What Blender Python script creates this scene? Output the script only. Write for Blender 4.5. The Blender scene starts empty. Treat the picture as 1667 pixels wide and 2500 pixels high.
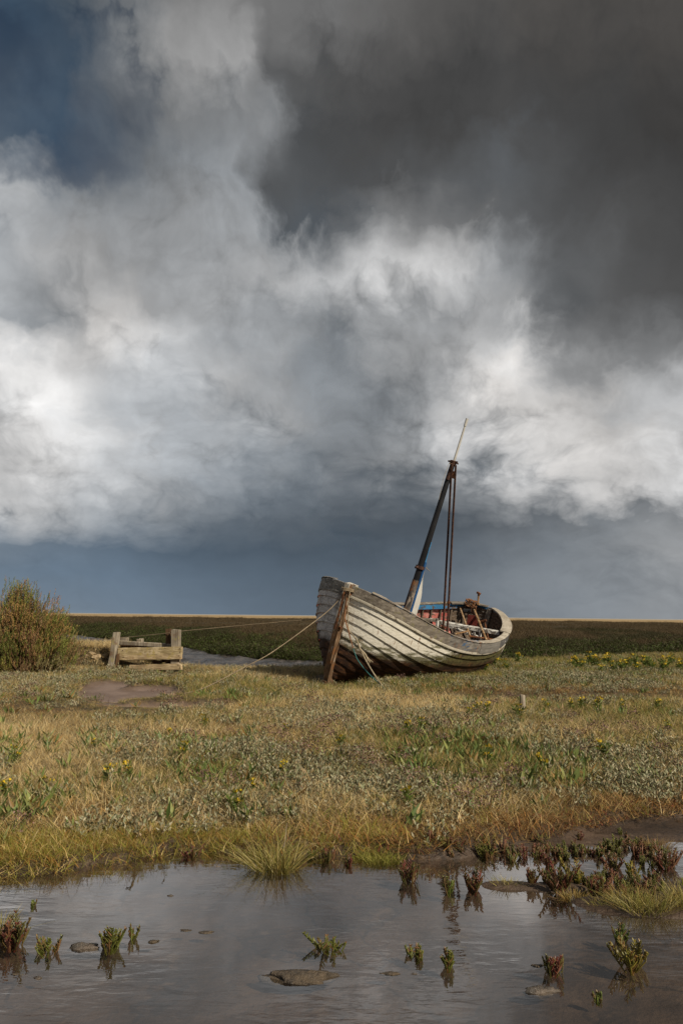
import bpy, math, random
import numpy as np
from mathutils import Vector, Matrix

S = bpy.context.scene
COL = S.collection
rng = np.random.default_rng(7)
random.seed(7)
R = math.radians

# ------------------------------------------------------------------ camera
CZ = 1.25
F, PW, PH = 1962.0, 1667.0, 2500.0
PITCH, ROLL = R(7.35), R(0.61)
cd = bpy.data.cameras.new("camera")
cd.sensor_fit = 'VERTICAL'
cd.sensor_height = 36.0
cd.lens = 36.0 * F / PH
cd.clip_start = 0.05
cd.clip_end = 20000
cam = bpy.data.objects.new("camera", cd)
COL.objects.link(cam)
FW = np.array([0, math.cos(PITCH), math.sin(PITCH)])
RT0 = np.array([1.0, 0, 0])
UP0 = np.cross(RT0, FW)
RT = math.cos(ROLL) * RT0 + math.sin(ROLL) * UP0
UP = -math.sin(ROLL) * RT0 + math.cos(ROLL) * UP0
m = Matrix.Identity(4)
for i in range(3):
    m[i][0], m[i][1], m[i][2] = RT[i], UP[i], -FW[i]
m[2][3] = CZ
cam.matrix_world = m
S.camera = cam

# ------------------------------------------------------------------ sun and sky
SUN_AZ, SUN_EL = R(135), R(38)          # azimuth from +Y towards +X
SUND = np.array([math.sin(SUN_AZ) * math.cos(SUN_EL), math.cos(SUN_AZ) * math.cos(SUN_EL), math.sin(SUN_EL)])
sl = bpy.data.lights.new("sun", 'SUN')
sl.energy = 5.0
sl.angle = R(0.6)
sl.color = (1.0, 0.90, 0.74)
sun = bpy.data.objects.new("sun", sl)
COL.objects.link(sun)
sun.rotation_euler = Vector(-SUND).to_track_quat('-Z', 'Y').to_euler()
sun.location = (8, -8, 12)

S.view_settings.view_transform = 'Standard'
S.view_settings.look = 'None'
S.view_settings.exposure = 0.0
S.view_settings.gamma = 1.0
S.cycles.use_denoising = True
S.cycles.max_bounces = 6
S.cycles.transparent_max_bounces = 12
S.cycles.caustics_reflective = False
S.cycles.caustics_refractive = False


class NB:
    """small node-tree builder"""
    def __init__(s, nt):
        s.nt = nt
        nt.nodes.clear()

    def n(s, kind, **kw):
        nd = s.nt.nodes.new(kind)
        for k, v in kw.items():
            setattr(nd, k, v)
        return nd

    def put(s, sock, v):
        if isinstance(v, bpy.types.NodeSocket):
            s.nt.links.new(v, sock)
        elif v is not None:
            if hasattr(sock, 'default_value') and isinstance(v, (tuple, list)) and len(v) == 3 and len(sock.default_value) == 4:
                v = (*v, 1)
            sock.default_value = v

    def math(s, op, a, b=None, c=None, clamp=False):
        nd = s.n('ShaderNodeMath', operation=op, use_clamp=clamp)
        s.put(nd.inputs[0], a); s.put(nd.inputs[1], b); s.put(nd.inputs[2], c)
        return nd.outputs[0]

    def vmath(s, op, a, b=None, scale=None):
        nd = s.n('ShaderNodeVectorMath', operation=op)
        s.put(nd.inputs[0], a); s.put(nd.inputs[1], b)
        if scale is not None:
            s.put(nd.inputs[3], scale)
        return nd.outputs[1] if op in ('DOT_PRODUCT', 'LENGTH') else nd.outputs[0]

    def mr(s, v, a, b, c=0.0, d=1.0, kind='SMOOTHSTEP'):
        nd = s.n('ShaderNodeMapRange', interpolation_type=kind)
        s.put(nd.inputs[0], v)
        for i, x in enumerate((a, b, c, d)):
            s.put(nd.inputs[1 + i], x)
        return nd.outputs[0]

    def mix(s, f, a, b, blend='MIX'):
        nd = s.n('ShaderNodeMix', data_type='RGBA', blend_type=blend)
        s.put(nd.inputs[0], f); s.put(nd.inputs[6], a); s.put(nd.inputs[7], b)
        return nd.outputs[2]

    def noise(s, vec, scale=5.0, detail=4.0, rough=0.5, dist=0.0, col=False, dim='3D', w=None):
        nd = s.n('ShaderNodeTexNoise', noise_dimensions=dim)
        s.put(nd.inputs['Vector'], vec)
        if w is not None:
            s.put(nd.inputs['W'], w)
        s.put(nd.inputs['Scale'], scale); s.put(nd.inputs['Detail'], detail)
        s.put(nd.inputs['Roughness'], rough); s.put(nd.inputs['Distortion'], dist)
        return nd.outputs[1] if col else nd.outputs[0]

    def voro(s, vec, scale=5.0, feature='F1', detail=0.0, rand=1.0, out=0, smooth=None):
        nd = s.n('ShaderNodeTexVoronoi', feature=feature)
        s.put(nd.inputs['Vector'], vec); s.put(nd.inputs['Scale'], scale)
        if 'Detail' in nd.inputs:
            s.put(nd.inputs['Detail'], detail)
        if smooth is not None:
            s.put(nd.inputs['Smoothness'], smooth)
        s.put(nd.inputs['Randomness'], rand)
        return nd.outputs[out]

    def ramp(s, f, stops, interp='LINEAR'):
        nd = s.n('ShaderNodeValToRGB')
        cr = nd.color_ramp
        cr.interpolation = interp
        while len(cr.elements) > 1:
            cr.elements.remove(cr.elements[-1])
        for i, (p, c) in enumerate(stops):
            e = cr.elements[0] if i == 0 else cr.elements.new(p)
            e.position = p
            e.color = (*c, 1) if len(c) == 3 else c
        s.put(nd.inputs[0], f)
        return nd.outputs[0]

    def sep(s, v):
        nd = s.n('ShaderNodeSeparateXYZ')
        s.put(nd.inputs[0], v)
        return nd.outputs

    def comb(s, x, y, z):
        nd = s.n('ShaderNodeCombineXYZ')
        s.put(nd.inputs[0], x); s.put(nd.inputs[1], y); s.put(nd.inputs[2], z)
        return nd.outputs[0]

    def bump(s, h, strength=0.5, dist=0.02, normal=None):
        nd = s.n('ShaderNodeBump')
        s.put(nd.inputs['Strength'], strength); s.put(nd.inputs['Distance'], dist)
        s.put(nd.inputs['Height'], h); s.put(nd.inputs['Normal'], normal)
        return nd.outputs[0]


def lin(v):
    v = v / 255.0
    return v / 12.92 if v <= 0.04045 else ((v + 0.055) / 1.055) ** 2.4


def rgb(r, g, b):
    return (lin(r), lin(g), lin(b))


# storm sky: rows of cloud tone by elevation, columns by azimuth -24..24 deg (4 deg apart); (tone, blueness)
SKY_EL = [0, 3, 5, 7.5, 10, 12.5, 15, 17.5, 20, 22.5, 25, 28, 31, 34, 37, 40]
SKY_L = [
    [130, 130, 128, 122, 115, 108, 104, 106, 113, 125, 134, 140, 142],
    [120, 118, 114, 109, 104, 99, 96, 98, 107, 121, 131, 140, 146],
    [122, 116, 106, 98, 92, 89, 87, 91, 101, 114, 124, 136, 154],
    [198, 176, 150, 134, 108, 99, 90, 86, 88, 100, 116, 126, 132],
    [204, 196, 182, 162, 140, 120, 105, 104, 113, 138, 178, 194, 190],
    [192, 216, 202, 176, 164, 146, 128, 140, 156, 188, 206, 200, 200],
    [192, 226, 180, 178, 172, 166, 136, 146, 188, 216, 208, 172, 180],
    [222, 214, 178, 184, 190, 152, 142, 152, 178, 226, 170, 126, 132],
    [166, 148, 196, 190, 162, 150, 132, 162, 170, 198, 136, 106, 96],
    [170, 150, 178, 150, 166, 148, 154, 164, 164, 160, 100, 88, 80],
    [152, 166, 150, 148, 168, 172, 172, 208, 212, 160, 104, 88, 76],
    [196, 150, 150, 148, 160, 84, 82, 132, 128, 100, 82, 74, 70],
    [96, 88, 122, 132, 150, 80, 78, 78, 92, 94, 82, 68, 62],
    [90, 84, 108, 118, 124, 76, 72, 70, 70, 73, 70, 66, 62],
    [72, 80, 112, 144, 148, 88, 80, 74, 70, 70, 68, 68, 66],
    [72, 80, 108, 118, 122, 104, 110, 96, 84, 78, 76, 74, 72],
]
SKY_B = [
    [14, 14, 15, 15, 14, 13, 12, 10, 9, 7, 7, 5, 4],
    [15, 16, 16, 15, 14, 13, 12, 10, 9, 7, 6, 5, 3],
    [11, 13, 14, 14, 13, 12, 11, 10, 9, 7, 6, 4, 2],
    [1, 2, 5, 7, 9, 9, 8, 8, 8, 6, 5, 4, 3],
    [0, 0, 2, 3, 6, 7, 7, 6, 5, 3, 0, -1, 0],
    [0, -1, 1, 4, 4, 5, 5, 3, 2, 0, -2, -2, 0],
    [1, -1, 2, 4, 4, 2, 4, 4, 1, -2, -2, 0, 1],
    [-1, -1, 0, 3, 1, 3, 5, 3, 1, -3, 0, 1, 1],
    [3, 3, -2, 1, 3, 3, 5, 2, 1, 0, 1, 1, 1],
    [3, 2, -1, 1, 2, 3, 2, 2, 2, 1, 2, 1, 0],
    [4, 1, 1, 2, 2, 1, 1, 0, 0, 2, 2, 1, 0],
    [2, 4, 3, 2, 3, 5, 5, 1, 1, 2, 1, 0, 0],
    [12, 18, 6, 4, 4, 2, 2, 1, 2, 3, 1, 0, -1],
    [14, 16, 5, 2, 2, 2, 1, 0, 0, 0, 0, 0, -1],
    [18, 14, 4, 0, 0, 1, 0, 0, 0, 0, -1, -1, -2],
    [18, 10, 3, 0, 0, 0, 0, -1, -1, -1, -2, -2, -2],
]


def build_world():
    w = bpy.data.worlds.new("World")
    S.world = w
    w.use_nodes = True
    w.cycles.sampling_method = 'MANUAL'
    w.cycles.sample_map_resolution = 256
    b = NB(w.node_tree)
    d = b.n('ShaderNodeTexCoord').outputs['Generated']
    d = b.vmath('NORMALIZE', d)
    x, y, z = b.sep(d)
    az = b.math('DEGREES', b.math('ARCTAN2', x, y))
    el = b.math('DEGREES', b.math('ARCSINE', z))
    # cloud features flatten towards the horizon
    ely = b.math('ADD', b.math('MULTIPLY', el, 0.1), b.math('MULTIPLY', b.mr(el, 0, 14, -1, 0, 'LINEAR'), 0.9))
    p = b.comb(b.math('MULTIPLY', az, 0.1), ely, 0.0)
    # domain warp: broad drift, then rounded puffs that scallop every cloud edge
    w1 = b.vmath('SUBTRACT', b.noise(p, 0.9, 3, 0.5, col=True, dim='2D'), (0.5, 0.5, 0.5))
    w2 = b.vmath('SUBTRACT', b.noise(p, 3.2, 5, 0.5, col=True, dim='2D'), (0.5, 0.5, 0.5))
    pw = b.vmath('ADD', p, b.vmath('SCALE', w2, scale=0.13))
    pw = b.vmath('ADD', pw, b.vmath('SCALE', w1, scale=0.45))

    def puffs(v):
        nd = b.n('ShaderNodeTexVoronoi', voronoi_dimensions='2D', feature='F1', normalize=True)
        b.put(nd.inputs['Vector'], v)
        for k, x in (('Scale', 2.1), ('Detail', 4.0), ('Roughness', 0.58), ('Lacunarity', 2.1), ('Randomness', 1.0)):
            nd.inputs[k].default_value = x
        d_ = nd.outputs['Distance']
        return b.math('SUBTRACT', 1.0, b.math('MULTIPLY', d_, d_))
    bil = puffs(pw)
    amp = b.mr(el, 1, 9, 0.22, 1.0)
    bs = b.math('SUBTRACT', bil, 0.80)
    wx, wy, _ = b.sep(b.vmath('ADD', b.vmath('SCALE', w1, scale=2.4), b.vmath('SCALE', w2, scale=3.2)))
    azw = b.math('ADD', az, b.math('MULTIPLY', b.math('ADD', wx, b.math('MULTIPLY', bs, 8.5)), b.mr(el, 1.5, 9, 0.5, 1.0)))
    elw = b.math('ADD', el, b.math('MULTIPLY', b.math('ADD', wy, b.math('MULTIPLY', bs, 9.5)), amp))
    u = b.mr(azw, -24, 24, 0, 1, 'LINEAR')
    col = None
    for j, e in enumerate(SKY_EL):
        stops = []
        for i, (L, t) in enumerate(zip(SKY_L[j], SKY_B[j])):
            if L > 126 and e > 11: L = 123 + (L - 126) * 0.97
            stops.append((i / 12.0, rgb(max(L - t, 4), L, L + t)))
        if e >= 28:         # the dark cloud has a firm, ragged left edge
            ea = {28: -5.3, 31: -6.3, 34: -4.6, 37: -6.0, 40: -7.0}[e]
            mid = tuple(0.55 * p_ + 0.45 * q_ for p_, q_ in zip(stops[4][1], stops[5][1]))
            c5 = stops[5][1]
            stops[4:6] = [stops[4], ((24 + ea - 0.3) / 48, stops[4][1]), ((24 + ea + 0.6) / 48, mid), ((24 + ea + 1.9) / 48, c5)]
        rc = b.ramp(u, stops, 'LINEAR' if e >= 28 else 'CARDINAL')
        if col is None:
            col = rc
        else:
            col = b.mix(b.mr(elw, SKY_EL[j - 1], e, 0, 1, 'LINEAR'), col, rc)
    # away from the photographed quarter the cloud deck carries on at an even mean tone
    far = b.math('MAXIMUM', b.mr(b.math('ABSOLUTE', az), 25, 48), b.mr(el, 41, 58))
    deck = b.ramp(b.noise(b.vmath('ADD', b.vmath('SCALE', d, scale=1.0), b.vmath('SCALE', w2, scale=0.1)), 2.2, 6, 0.55),
                  [(0.3, rgb(92, 95, 100)), (0.5, rgb(128, 131, 136)), (0.7, rgb(168, 169, 170))])
    col = b.mix(far, col, deck)
    # cloud relief: billows lit from the upper right, stronger where the deck is bright
    bil2 = puffs(b.vmath('ADD', pw, (0.05, 0.07, 0.0)))
    rel = b.math('SUBTRACT', bil, bil2)
    fine = b.math('SUBTRACT', b.noise(pw, 0.9, 6, 0.5, dim='2D'), 0.5)
    g = b.math('ADD', b.math('MULTIPLY', rel, 0.9), b.math('MULTIPLY', fine, 1.25))
    g = b.math('ADD', g, b.math('MULTIPLY', bs, 0.85))
    lum = b.math('MULTIPLY', b.mr(b.vmath('DOT_PRODUCT', col, (0.3, 0.5, 0.2)), 0.05, 0.35, 0.45, 1.0), b.mr(el, 0, 8, 0.40, 1.0))
    k = b.math('ADD', 1.0, b.math('MULTIPLY', g, lum))
    col = b.vmath('SCALE', col, scale=k)
    # clear sky showing through the gap, upper left
    sky = b.n('ShaderNodeTexSky', sky_type='NISHITA')
    sky.sun_disc = False
    sky.sun_elevation = SUN_EL
    sky.sun_rotation = SUN_AZ
    sky.altitude = 0
    sky.air_density = 1.0
    sky.dust_density = 0.6
    clear = b.vmath('SCALE', sky.outputs[0], scale=0.024)
    gx = b.math('DIVIDE', b.math('ADD', azw, 20.5), 6.5)
    gy = b.math('DIVIDE', b.math('SUBTRACT', elw, 33.5), 4.6)
    gd = b.math('ADD', b.math('MULTIPLY', gx, gx), b.math('MULTIPLY', gy, gy))
    gap = b.math('MULTIPLY', b.mr(gd, 1.35, 0.70), b.mr(b.noise(p, 1.6, 5, 0.5, dim='2D'), 0.36, 0.62, 0.16, 0.55))
    col = b.mix(gap, col, clear)
    bg = b.n('ShaderNodeBackground')
    b.put(bg.inputs[0], col)
    bg.inputs[1].default_value = 1.0
    o = b.n('ShaderNodeOutputWorld')
    w.node_tree.links.new(bg.outputs[0], o.inputs[0])


build_world()

# ------------------------------------------------------------------ helpers
def ray(px, py):
    return FW + RT * (px - PW / 2) / F - UP * (py - PH / 2) / F


def at(px, py, z=0.0):
    """the point at height z that shows at this place of the photograph"""
    d = ray(px, py)
    return np.array([0, 0, CZ]) + d * ((z - CZ) / d[2])


def atd(px, py, y):
    """the same at a given distance"""
    d = ray(px, py)
    return np.array([0, 0, CZ]) + d * (y / d[1])


def proj(P):
    P = np.atleast_2d(P) - np.array([0, 0, CZ])
    d = P @ FW
    return PW / 2 + F * (P @ RT) / d, PH / 2 - F * (P @ UP) / d


def _h(i, j, seed):
    n = (i.astype(np.int64) * 374761393 + j.astype(np.int64) * 668265263 + seed * 1274126177) & 0xFFFFFFFF
    n = ((n ^ (n >> 13)) * 1274126177) & 0xFFFFFFFF
    return ((n ^ (n >> 16)) & 0xFFFF) / 65535.0


def vnoise(x, y, seed=0):
    xi, yi = np.floor(x), np.floor(y)
    fx, fy = x - xi, y - yi
    fx, fy = fx * fx * (3 - 2 * fx), fy * fy * (3 - 2 * fy)
    a, b = _h(xi, yi, seed), _h(xi + 1, yi, seed)
    c, d = _h(xi, yi + 1, seed), _h(xi + 1, yi + 1, seed)
    return (a + (b - a) * fx) * (1 - fy) + (c + (d - c) * fx) * fy


def fbm(x, y, seed=0, o=4):
    s, a, t = 0, 0.5, 0
    for k in range(o):
        s = s + a * vnoise(x * 2 ** k, y * 2 ** k, seed + k * 17)
        t += a
        a *= 0.5
    return s / t


def sstep(a, b, v):
    t = np.clip((v - a) / (b - a), 0, 1)
    return t * t * (3 - 2 * t)


def mesh_obj(name, v, f, mats=(), parent=None, fmat=None, col=None, smooth=False, sharp=None):
    me = bpy.data.meshes.new(name)
    v = np.asarray(v, dtype=np.float32)
    if isinstance(f, np.ndarray):
        k = f.shape[1]
        me.vertices.add(len(v))
        me.vertices.foreach_set('co', v.ravel())
        me.loops.add(f.size)
        me.loops.foreach_set('vertex_index', f.ravel().astype(np.int32))
        me.polygons.add(len(f))
        me.polygons.foreach_set('loop_start', np.arange(0, f.size, k, dtype=np.int32))
        me.polygons.foreach_set('loop_total', np.full(len(f), k, dtype=np.int32))
    else:
        me.from_pydata([tuple(p) for p in v], [], f)
    if col is not None:
        ca = me.attributes.new('Col', 'FLOAT_COLOR', 'POINT')
        c4 = np.ones((len(v), 4), np.float32)
        c4[:, :3] = col
        ca.data.foreach_set('color', c4.ravel())
    for mt in (mats if isinstance(mats, (list, tuple)) else [mats]):
        me.materials.append(mt)
    if fmat is not None:
        me.polygons.foreach_set('material_index', np.asarray(fmat, np.int32))
    me.update(calc_edges=True)
    if smooth:
        me.polygons.foreach_set('use_smooth', np.ones(len(me.polygons), bool))
        if sharp:
            me.set_sharp_from_angle(angle=R(sharp))
    o = bpy.data.objects.new(name, me)
    if parent is not False:
        COL.objects.link(o)
        o.parent = parent
    return o


def tag(o, label=None, cat=None, group=None, kind=None):
    if label: o['label'] = label
    if cat: o['category'] = cat
    if group: o['group'] = group
    if kind: o['kind'] = kind
    return o


def empty(name, loc=(0, 0, 0)):
    o = bpy.data.objects.new(name, None)
    o.empty_display_size = 0.1
    COL.objects.link(o)
    o.location = loc
    return o


class MB:
    """collects shapes for one mesh"""
    def __init__(s):
        s.v, s.f, s.c = [], [], []

    def add(s, v, f, c=None):
        k = len(s.v)
        s.v += [tuple(p) for p in v]
        s.f += [tuple(i + k for i in q) for q in f]
        s.c += [c if c is not None else (1, 1, 1)] * len(v)

    def tube(s, pts, rad, n=6, c=None, cap=True, flat=None):
        pts = np.asarray(pts, float)
        if np.isscalar(rad): rad = [rad] * len(pts)
        v, f = [], []
        t = np.gradient(pts, axis=0)
        a = np.array([0.31, 0.17, 0.93])
        for i, p in enumerate(pts):
            d = t[i] / (np.linalg.norm(t[i]) + 1e-9)
            u = np.cross(d, a)
            if np.linalg.norm(u) < 0.1: u = np.cross(d, [1, 0, 0])
            u /= np.linalg.norm(u)
            w = np.cross(d, u)
            for k in range(n):
                th = 2 * math.pi * k / n
                v.append(p + rad[i] * (math.cos(th) * u + math.sin(th) * w))
        for i in range(len(pts) - 1):
            for k in range(n):
                f.append((i * n + k, i * n + (k + 1) % n, (i + 1) * n + (k + 1) % n, (i + 1) * n + k))
        if cap:
            f.append(tuple(range(n))[::-1])
            f.append(tuple((len(pts) - 1) * n + k for k in range(n)))
        s.add(v, f, c)
        return s

    def beam(s, p0, p1, w, h, up=(0, 0, 1), c=None, rag=0.0, seg=1, bev=0.0):
        """squared timber from p0 to p1, w across, h along up; worn edges and ragged ends"""
        p0, p1, up = np.asarray(p0, float), np.asarray(p1, float), np.asarray(up, float)
        d = p1 - p0
        L = np.linalg.norm(d)
        d /= L
        x = np.cross(d, up); x /= np.linalg.norm(x)
        y = np.cross(x, d)
        bev = bev or 0.12 * min(w, h)
        pr = [(-w / 2 + bev, -h / 2), (w / 2 - bev, -h / 2), (w / 2, -h / 2 + bev), (w / 2, h / 2 - bev),
              (w / 2 - bev, h / 2), (-w / 2 + bev, h / 2), (-w / 2, h / 2 - bev), (-w / 2, -h / 2 + bev)]
        v, f = [], []
        for i in range(seg + 1):
            t = i / seg
            for (a, b) in pr:
                e = 0
                if i in (0, seg): e = random.uniform(-rag, rag)
                j = rag * 0.25
                v.append(p0 + d * (t * L + e) + x * (a + random.uniform(-j, j)) + y * (b + random.uniform(-j, j)))
        for i in range(seg):
            for k in range(8):
                f.append((i * 8 + k, i * 8 + (k + 1) % 8, (i + 1) * 8 + (k + 1) % 8, (i + 1) * 8 + k))
        f.append(tuple(range(8))[::-1])
        f.append(tuple(seg * 8 + k for k in range(8)))
        s.add(v, f, c)
        return s

    def build(s, name, mat, parent=None, smooth=False, sharp=40, usecol=False):
        return mesh_obj(name, np.array(s.v), s.f, mat, parent, col=np.array(s.c) if usecol else None, smooth=smooth, sharp=sharp)


# ------------------------------------------------------------------ materials
def mat(name):
    mt = bpy.data.materials.new(name)
    mt.use_nodes = True
    return mt, NB(mt.node_tree)


def finish(b, color, rough=0.8, normal=None, spec=0.3, trans=None, metal=0.0):
    p = b.n('ShaderNodeBsdfPrincipled')
    b.put(p.inputs['Base Color'], color)
    b.put(p.inputs['Roughness'], rough)
    b.put(p.inputs['Specular IOR Level'], spec)
    b.put(p.inputs['Metallic'], metal)
    b.put(p.inputs['Normal'], normal)
    out = p.outputs[0]
    if trans:
        t = b.n('ShaderNodeBsdfTranslucent')
        b.put(t.inputs[0], color)
        mx = b.n('ShaderNodeMixShader')
        mx.inputs[0].default_value = trans
        b.put(mx.inputs[1], out); b.put(mx.inputs[2], t.outputs[0])
        out = mx.outputs[0]
    o = b.n('ShaderNodeOutputMaterial')
    b.put(o.inputs[0], out)


def leaf_mat(name, tints, trans=0.25, rough=0.65, spec=0.25):
    """foliage: the blade's own colour times a tint that differs from clump to clump"""
    mt, b = mat(name)
    c = b.n('ShaderNodeAttribute', attribute_name='Col').outputs[0]
    r = b.n('ShaderNodeObjectInfo').outputs['Random']
    g = b.n('ShaderNodeNewGeometry').outputs['Position']
    r = b.math('ADD', b.math('MULTIPLY', r, 0.55), b.math('MULTIPLY', b.mr(b.noise(g, 0.55, 3, 0.5), 0.3, 0.7, 0, 1), 0.45))
    n = len(tints)
    t = b.ramp(r, [(i / max(n - 1, 1), t) for i, t in enumerate(tints)])
    finish(b, b.mix(1.0, c, t, 'MULTIPLY'), rough, None, spec, trans)
    return mt


def wood_mat(name, dark, mid, light, axis=(1, 1, 1), scale=14, paint=None, pamt=0.5, stain=None, lichen=None, bump=0.5, rough=0.85, pz=None):
    mt, b = mat(name)
    co = b.n('ShaderNodeTexCoord').outputs['Object']
    g = b.vmath('MULTIPLY', co, axis)
    n1 = b.noise(g, scale, 8, 0.62, 0.3)
    n2 = b.noise(co, 3.2, 5, 0.55)
    c = b.ramp(n1, [(0.25, dark), (0.5, mid), (0.75, light)])
    c = b.mix(b.mr(n2, 0.35, 0.7, 0, 0.55), c, dark)
    if stain:
        c = b.mix(b.mr(b.noise(b.vmath('ADD', co, (3.1, 1.7, 0.4)), 5.0, 6, 0.6), 0.52, 0.66, 0, 0.8), c, stain)
    if lichen:
        c = b.mix(b.mr(b.noise(b.vmath('ADD', co, (7.1, 2.7, 5.4)), 9.0, 5, 0.6), 0.58, 0.66, 0, 0.8), c, lichen)
    h = n1
    if paint:
        m1 = b.noise(b.vmath('ADD', g, (1.3, 9.2, 4.0)), scale * 0.7, 9, 0.68, 0.4)
        if pz:      # paint holds better above this height
            m1 = b.math('ADD', m1, b.mr(b.sep(co)[2], pz[0], pz[1], 0, pz[2]))
        k = b.mr(m1, pamt - 0.035, pamt + 0.035)
        c = b.mix(k, c, b.mix(b.mr(n2, 0.3, 0.7), paint, tuple(x * 0.78 for x in paint)))
        h = b.math('ADD', n1, b.math('MULTIPLY', k, 0.35))
    finish(b, c, rough, b.bump(h, bump, 0.012), 0.25)
    return mt


def rust_mat(name, base=(0.09, 0.035, 0.016), light=(0.26, 0.10, 0.03)):
    mt, b = mat(name)
    co = b.n('ShaderNodeTexCoord').outputs['Object']
    n = b.noise(co, 16, 8, 0.65)
    c = b.ramp(n, [(0.3, tuple(x * 0.45 for x in base)), (0.48, base), (0.68, light)])
    finish(b, c, 0.85, b.bump(n, 0.5, 0.006), 0.3)
    return mt


# ------------------------------------------------------------------ the lie of the land
def curve_px(pts, z):
    P = np.array([at(a, b_, z) for a, b_ in pts])
    o = np.argsort(P[:, 0])
    return P[o, 0], P[o, 1]


SHX, SHY = curve_px([(-250, 2145), (0, 2133), (150, 2124), (290, 2112), (350, 2090), (500, 2082), (600, 2078), (700, 2090), (800, 2084),
                     (900, 2084), (1000, 2092), (1080, 2090), (1160, 2082), (1240, 2066), (1350, 2052), (1450, 2032), (1560, 2012), (1667, 1996), (1900, 1970)], 0.0)
NEX, NEY = curve_px([(-200, 1586), (60, 1592), (180, 1600), (300, 1616), (440, 1629), (600, 1633), (700, 1635), (800, 1632), (950, 1624), (1250, 1612), (1400, 1604), (1667, 1596), (1900, 1592)], 0.14)
FBX, FBY = curve_px([(-100, 1524), (180, 1550), (300, 1564), (440, 1577), (520, 1594), (560, 1602), (700, 1610), (800, 1618), (1000, 1640), (1250, 1656), (1450, 1650), (1667, 1637), (1900, 1630)], -0.55)


def shore(x):
    return np.interp(x, SHX, SHY) + 0.16 * (fbm(x * 2.3, x * 0 + 3.3, 5, 4) - 0.5) + 0.06 * (vnoise(x * 13, x * 0 + 1.0, 9) - 0.5)


def near_edge(x):
    return np.interp(x, NEX, NEY) + 0.5 * (fbm(x * 0.9, x * 0 + 8.3, 15, 3) - 0.5)


def far_foot(x):
    x = np.asarray(x, float)
    v = np.interp(x, FBX, FBY)
    v = np.where(x > FBX[-1], FBY[-1] - 0.15 * (x - FBX[-1]), v)
    return v + 1.6 * (fbm(x * 0.35, x * 0 + 2.3, 25, 4) - 0.5)


def ell(px, py, cx, cy, rx, ry):
    return ((px - cx) / rx) ** 2 + ((py - cy) / ry) ** 2


def place(px, py, z=0.0):
    p = at(px, py, z)
    return p[0], p[1]


MUDC = [(*place(315, 1698, .05), 0.92, 1.35), (*place(425, 1732, .05), 0.95, 0.5), (*place(255, 1678, .05), 0.48, 1.1)]


def mudmask(x, y):
    k = np.zeros_like(x)
    j = 0.5 * (fbm(x * 2.0, y * 2.0, 31, 4) - 0.5)
    for cx, cy, rx, ry in MUDC:
        k = np.maximum(k, 1 - sstep(0.7, 1.15, np.sqrt(((x - cx) / rx) ** 2 + ((y - cy) / ry) ** 2) + j))
    return k


def trackmask(x, y):
    """the trodden strip that runs to the right behind the stake"""
    yc = 11.75 + 0.03 * (x - 2) + 0.5 * (fbm(x * 0.7, x * 0, 44, 3) - 0.5)
    return np.exp(-((y - yc) / 0.55) ** 2) * sstep(0.9, 2.0, x)


ISL = [(*place(1600, 2215), 0.42, 0.17), (*place(1480, 2205), 0.2, 0.09), (*place(1240, 2163), 0.17, 0.08), (*place(1700, 2190), 0.4, 0.3), (*place(1360, 2168), 0.2, 0.08)]
FLAT = [(*place(1480, 2052), 0.42, 0.16), (*place(1640, 2030), 0.5, 0.3), (*place(1300, 2068), 0.3, 0.06)]


def height(x, y):
    x, y = np.asarray(x, float), np.asarray(y, float)
    n = fbm(x * 0.8, y * 0.8, 1, 4) - 0.5
    n2 = fbm(x * 5, y * 5, 2, 3) - 0.5
    sd = y - shore(x)                                    # >0 beyond the pool
    land = 0.055 + 0.085 * sstep(0.0, 3.0, sd) + 0.05 * n + 0.025 * n2
    bed = -0.05 + 0.012 * n2 + 0.02 * n
    for cx, cy, rx, ry in ISL:
        q = ((x - cx) / rx) ** 2 + ((y - cy) / ry) ** 2
        bed = np.maximum(bed, -0.05 + 0.065 * (1 - sstep(0.3, 1.3, q + 0.8 * n2)) + 0.01 * n2)
    for cx, cy, rx, ry in FLAT:
        q = ((x - cx) / rx) ** 2 + ((y - cy) / ry) ** 2
        bed = np.maximum(bed, -0.05 + 0.056 * (1 - sstep(0.4, 1.3, q + 0.6 * n2)) + 0.012 * n2)
    z = bed + (land - bed) * sstep(-0.10, 0.10, sd + 0.1 * n2)
    z = np.where(y < 1.6, np.maximum(z, 0.09 * sstep(1.4, 0.4, y)), z)
    mk = mudmask(x, y)
    z = z * (1 - mk) + mk * (0.035 + 0.012 * n2)
    z = z - 0.05 * trackmask(x, y)
    z = z - 0.12 * np.exp(-((x + 0.15) / 0.6) ** 2 - ((y - 13.6) / 0.7) ** 2)
    z = z - 0.10 * np.exp(-((x + 3.6) / 1.2) ** 4 - ((y - 15.6) / 1.1) ** 4)
    # bank behind the jetty
    z = z + 0.42 * np.exp(-((x + 5.6) / 1.5) ** 4) * sstep(16.75, 17.15, y) * (1 - sstep(19.0, 21.0, y))
    # creek
    ne = near_edge(x)
    ff = far_foot(x)
    ridg = 0.16 * (fbm(x * 1.8 + y * 0.6, y * 0.5, 77, 4) - 0.5)
    ridg = ridg + 0.20 * (fbm(x * 2.9 + y * 0.8, y * 1.1, 78, 3) - 0.5)
    creek = -0.62 + 0.10 * sstep(ff - 9, ff, y) + ridg
    z = z + (creek - z) * sstep(ne, ne + 2.6, y)
    marsh = 0.16 + 0.10 * (fbm(x * 0.12, y * 0.12, 91, 3) - 0.5)
    z = z + (marsh - z) * sstep(ff - 0.4, ff + 7.0, y + 1.5 * n) * (y > ne + 1)
    return z


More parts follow.
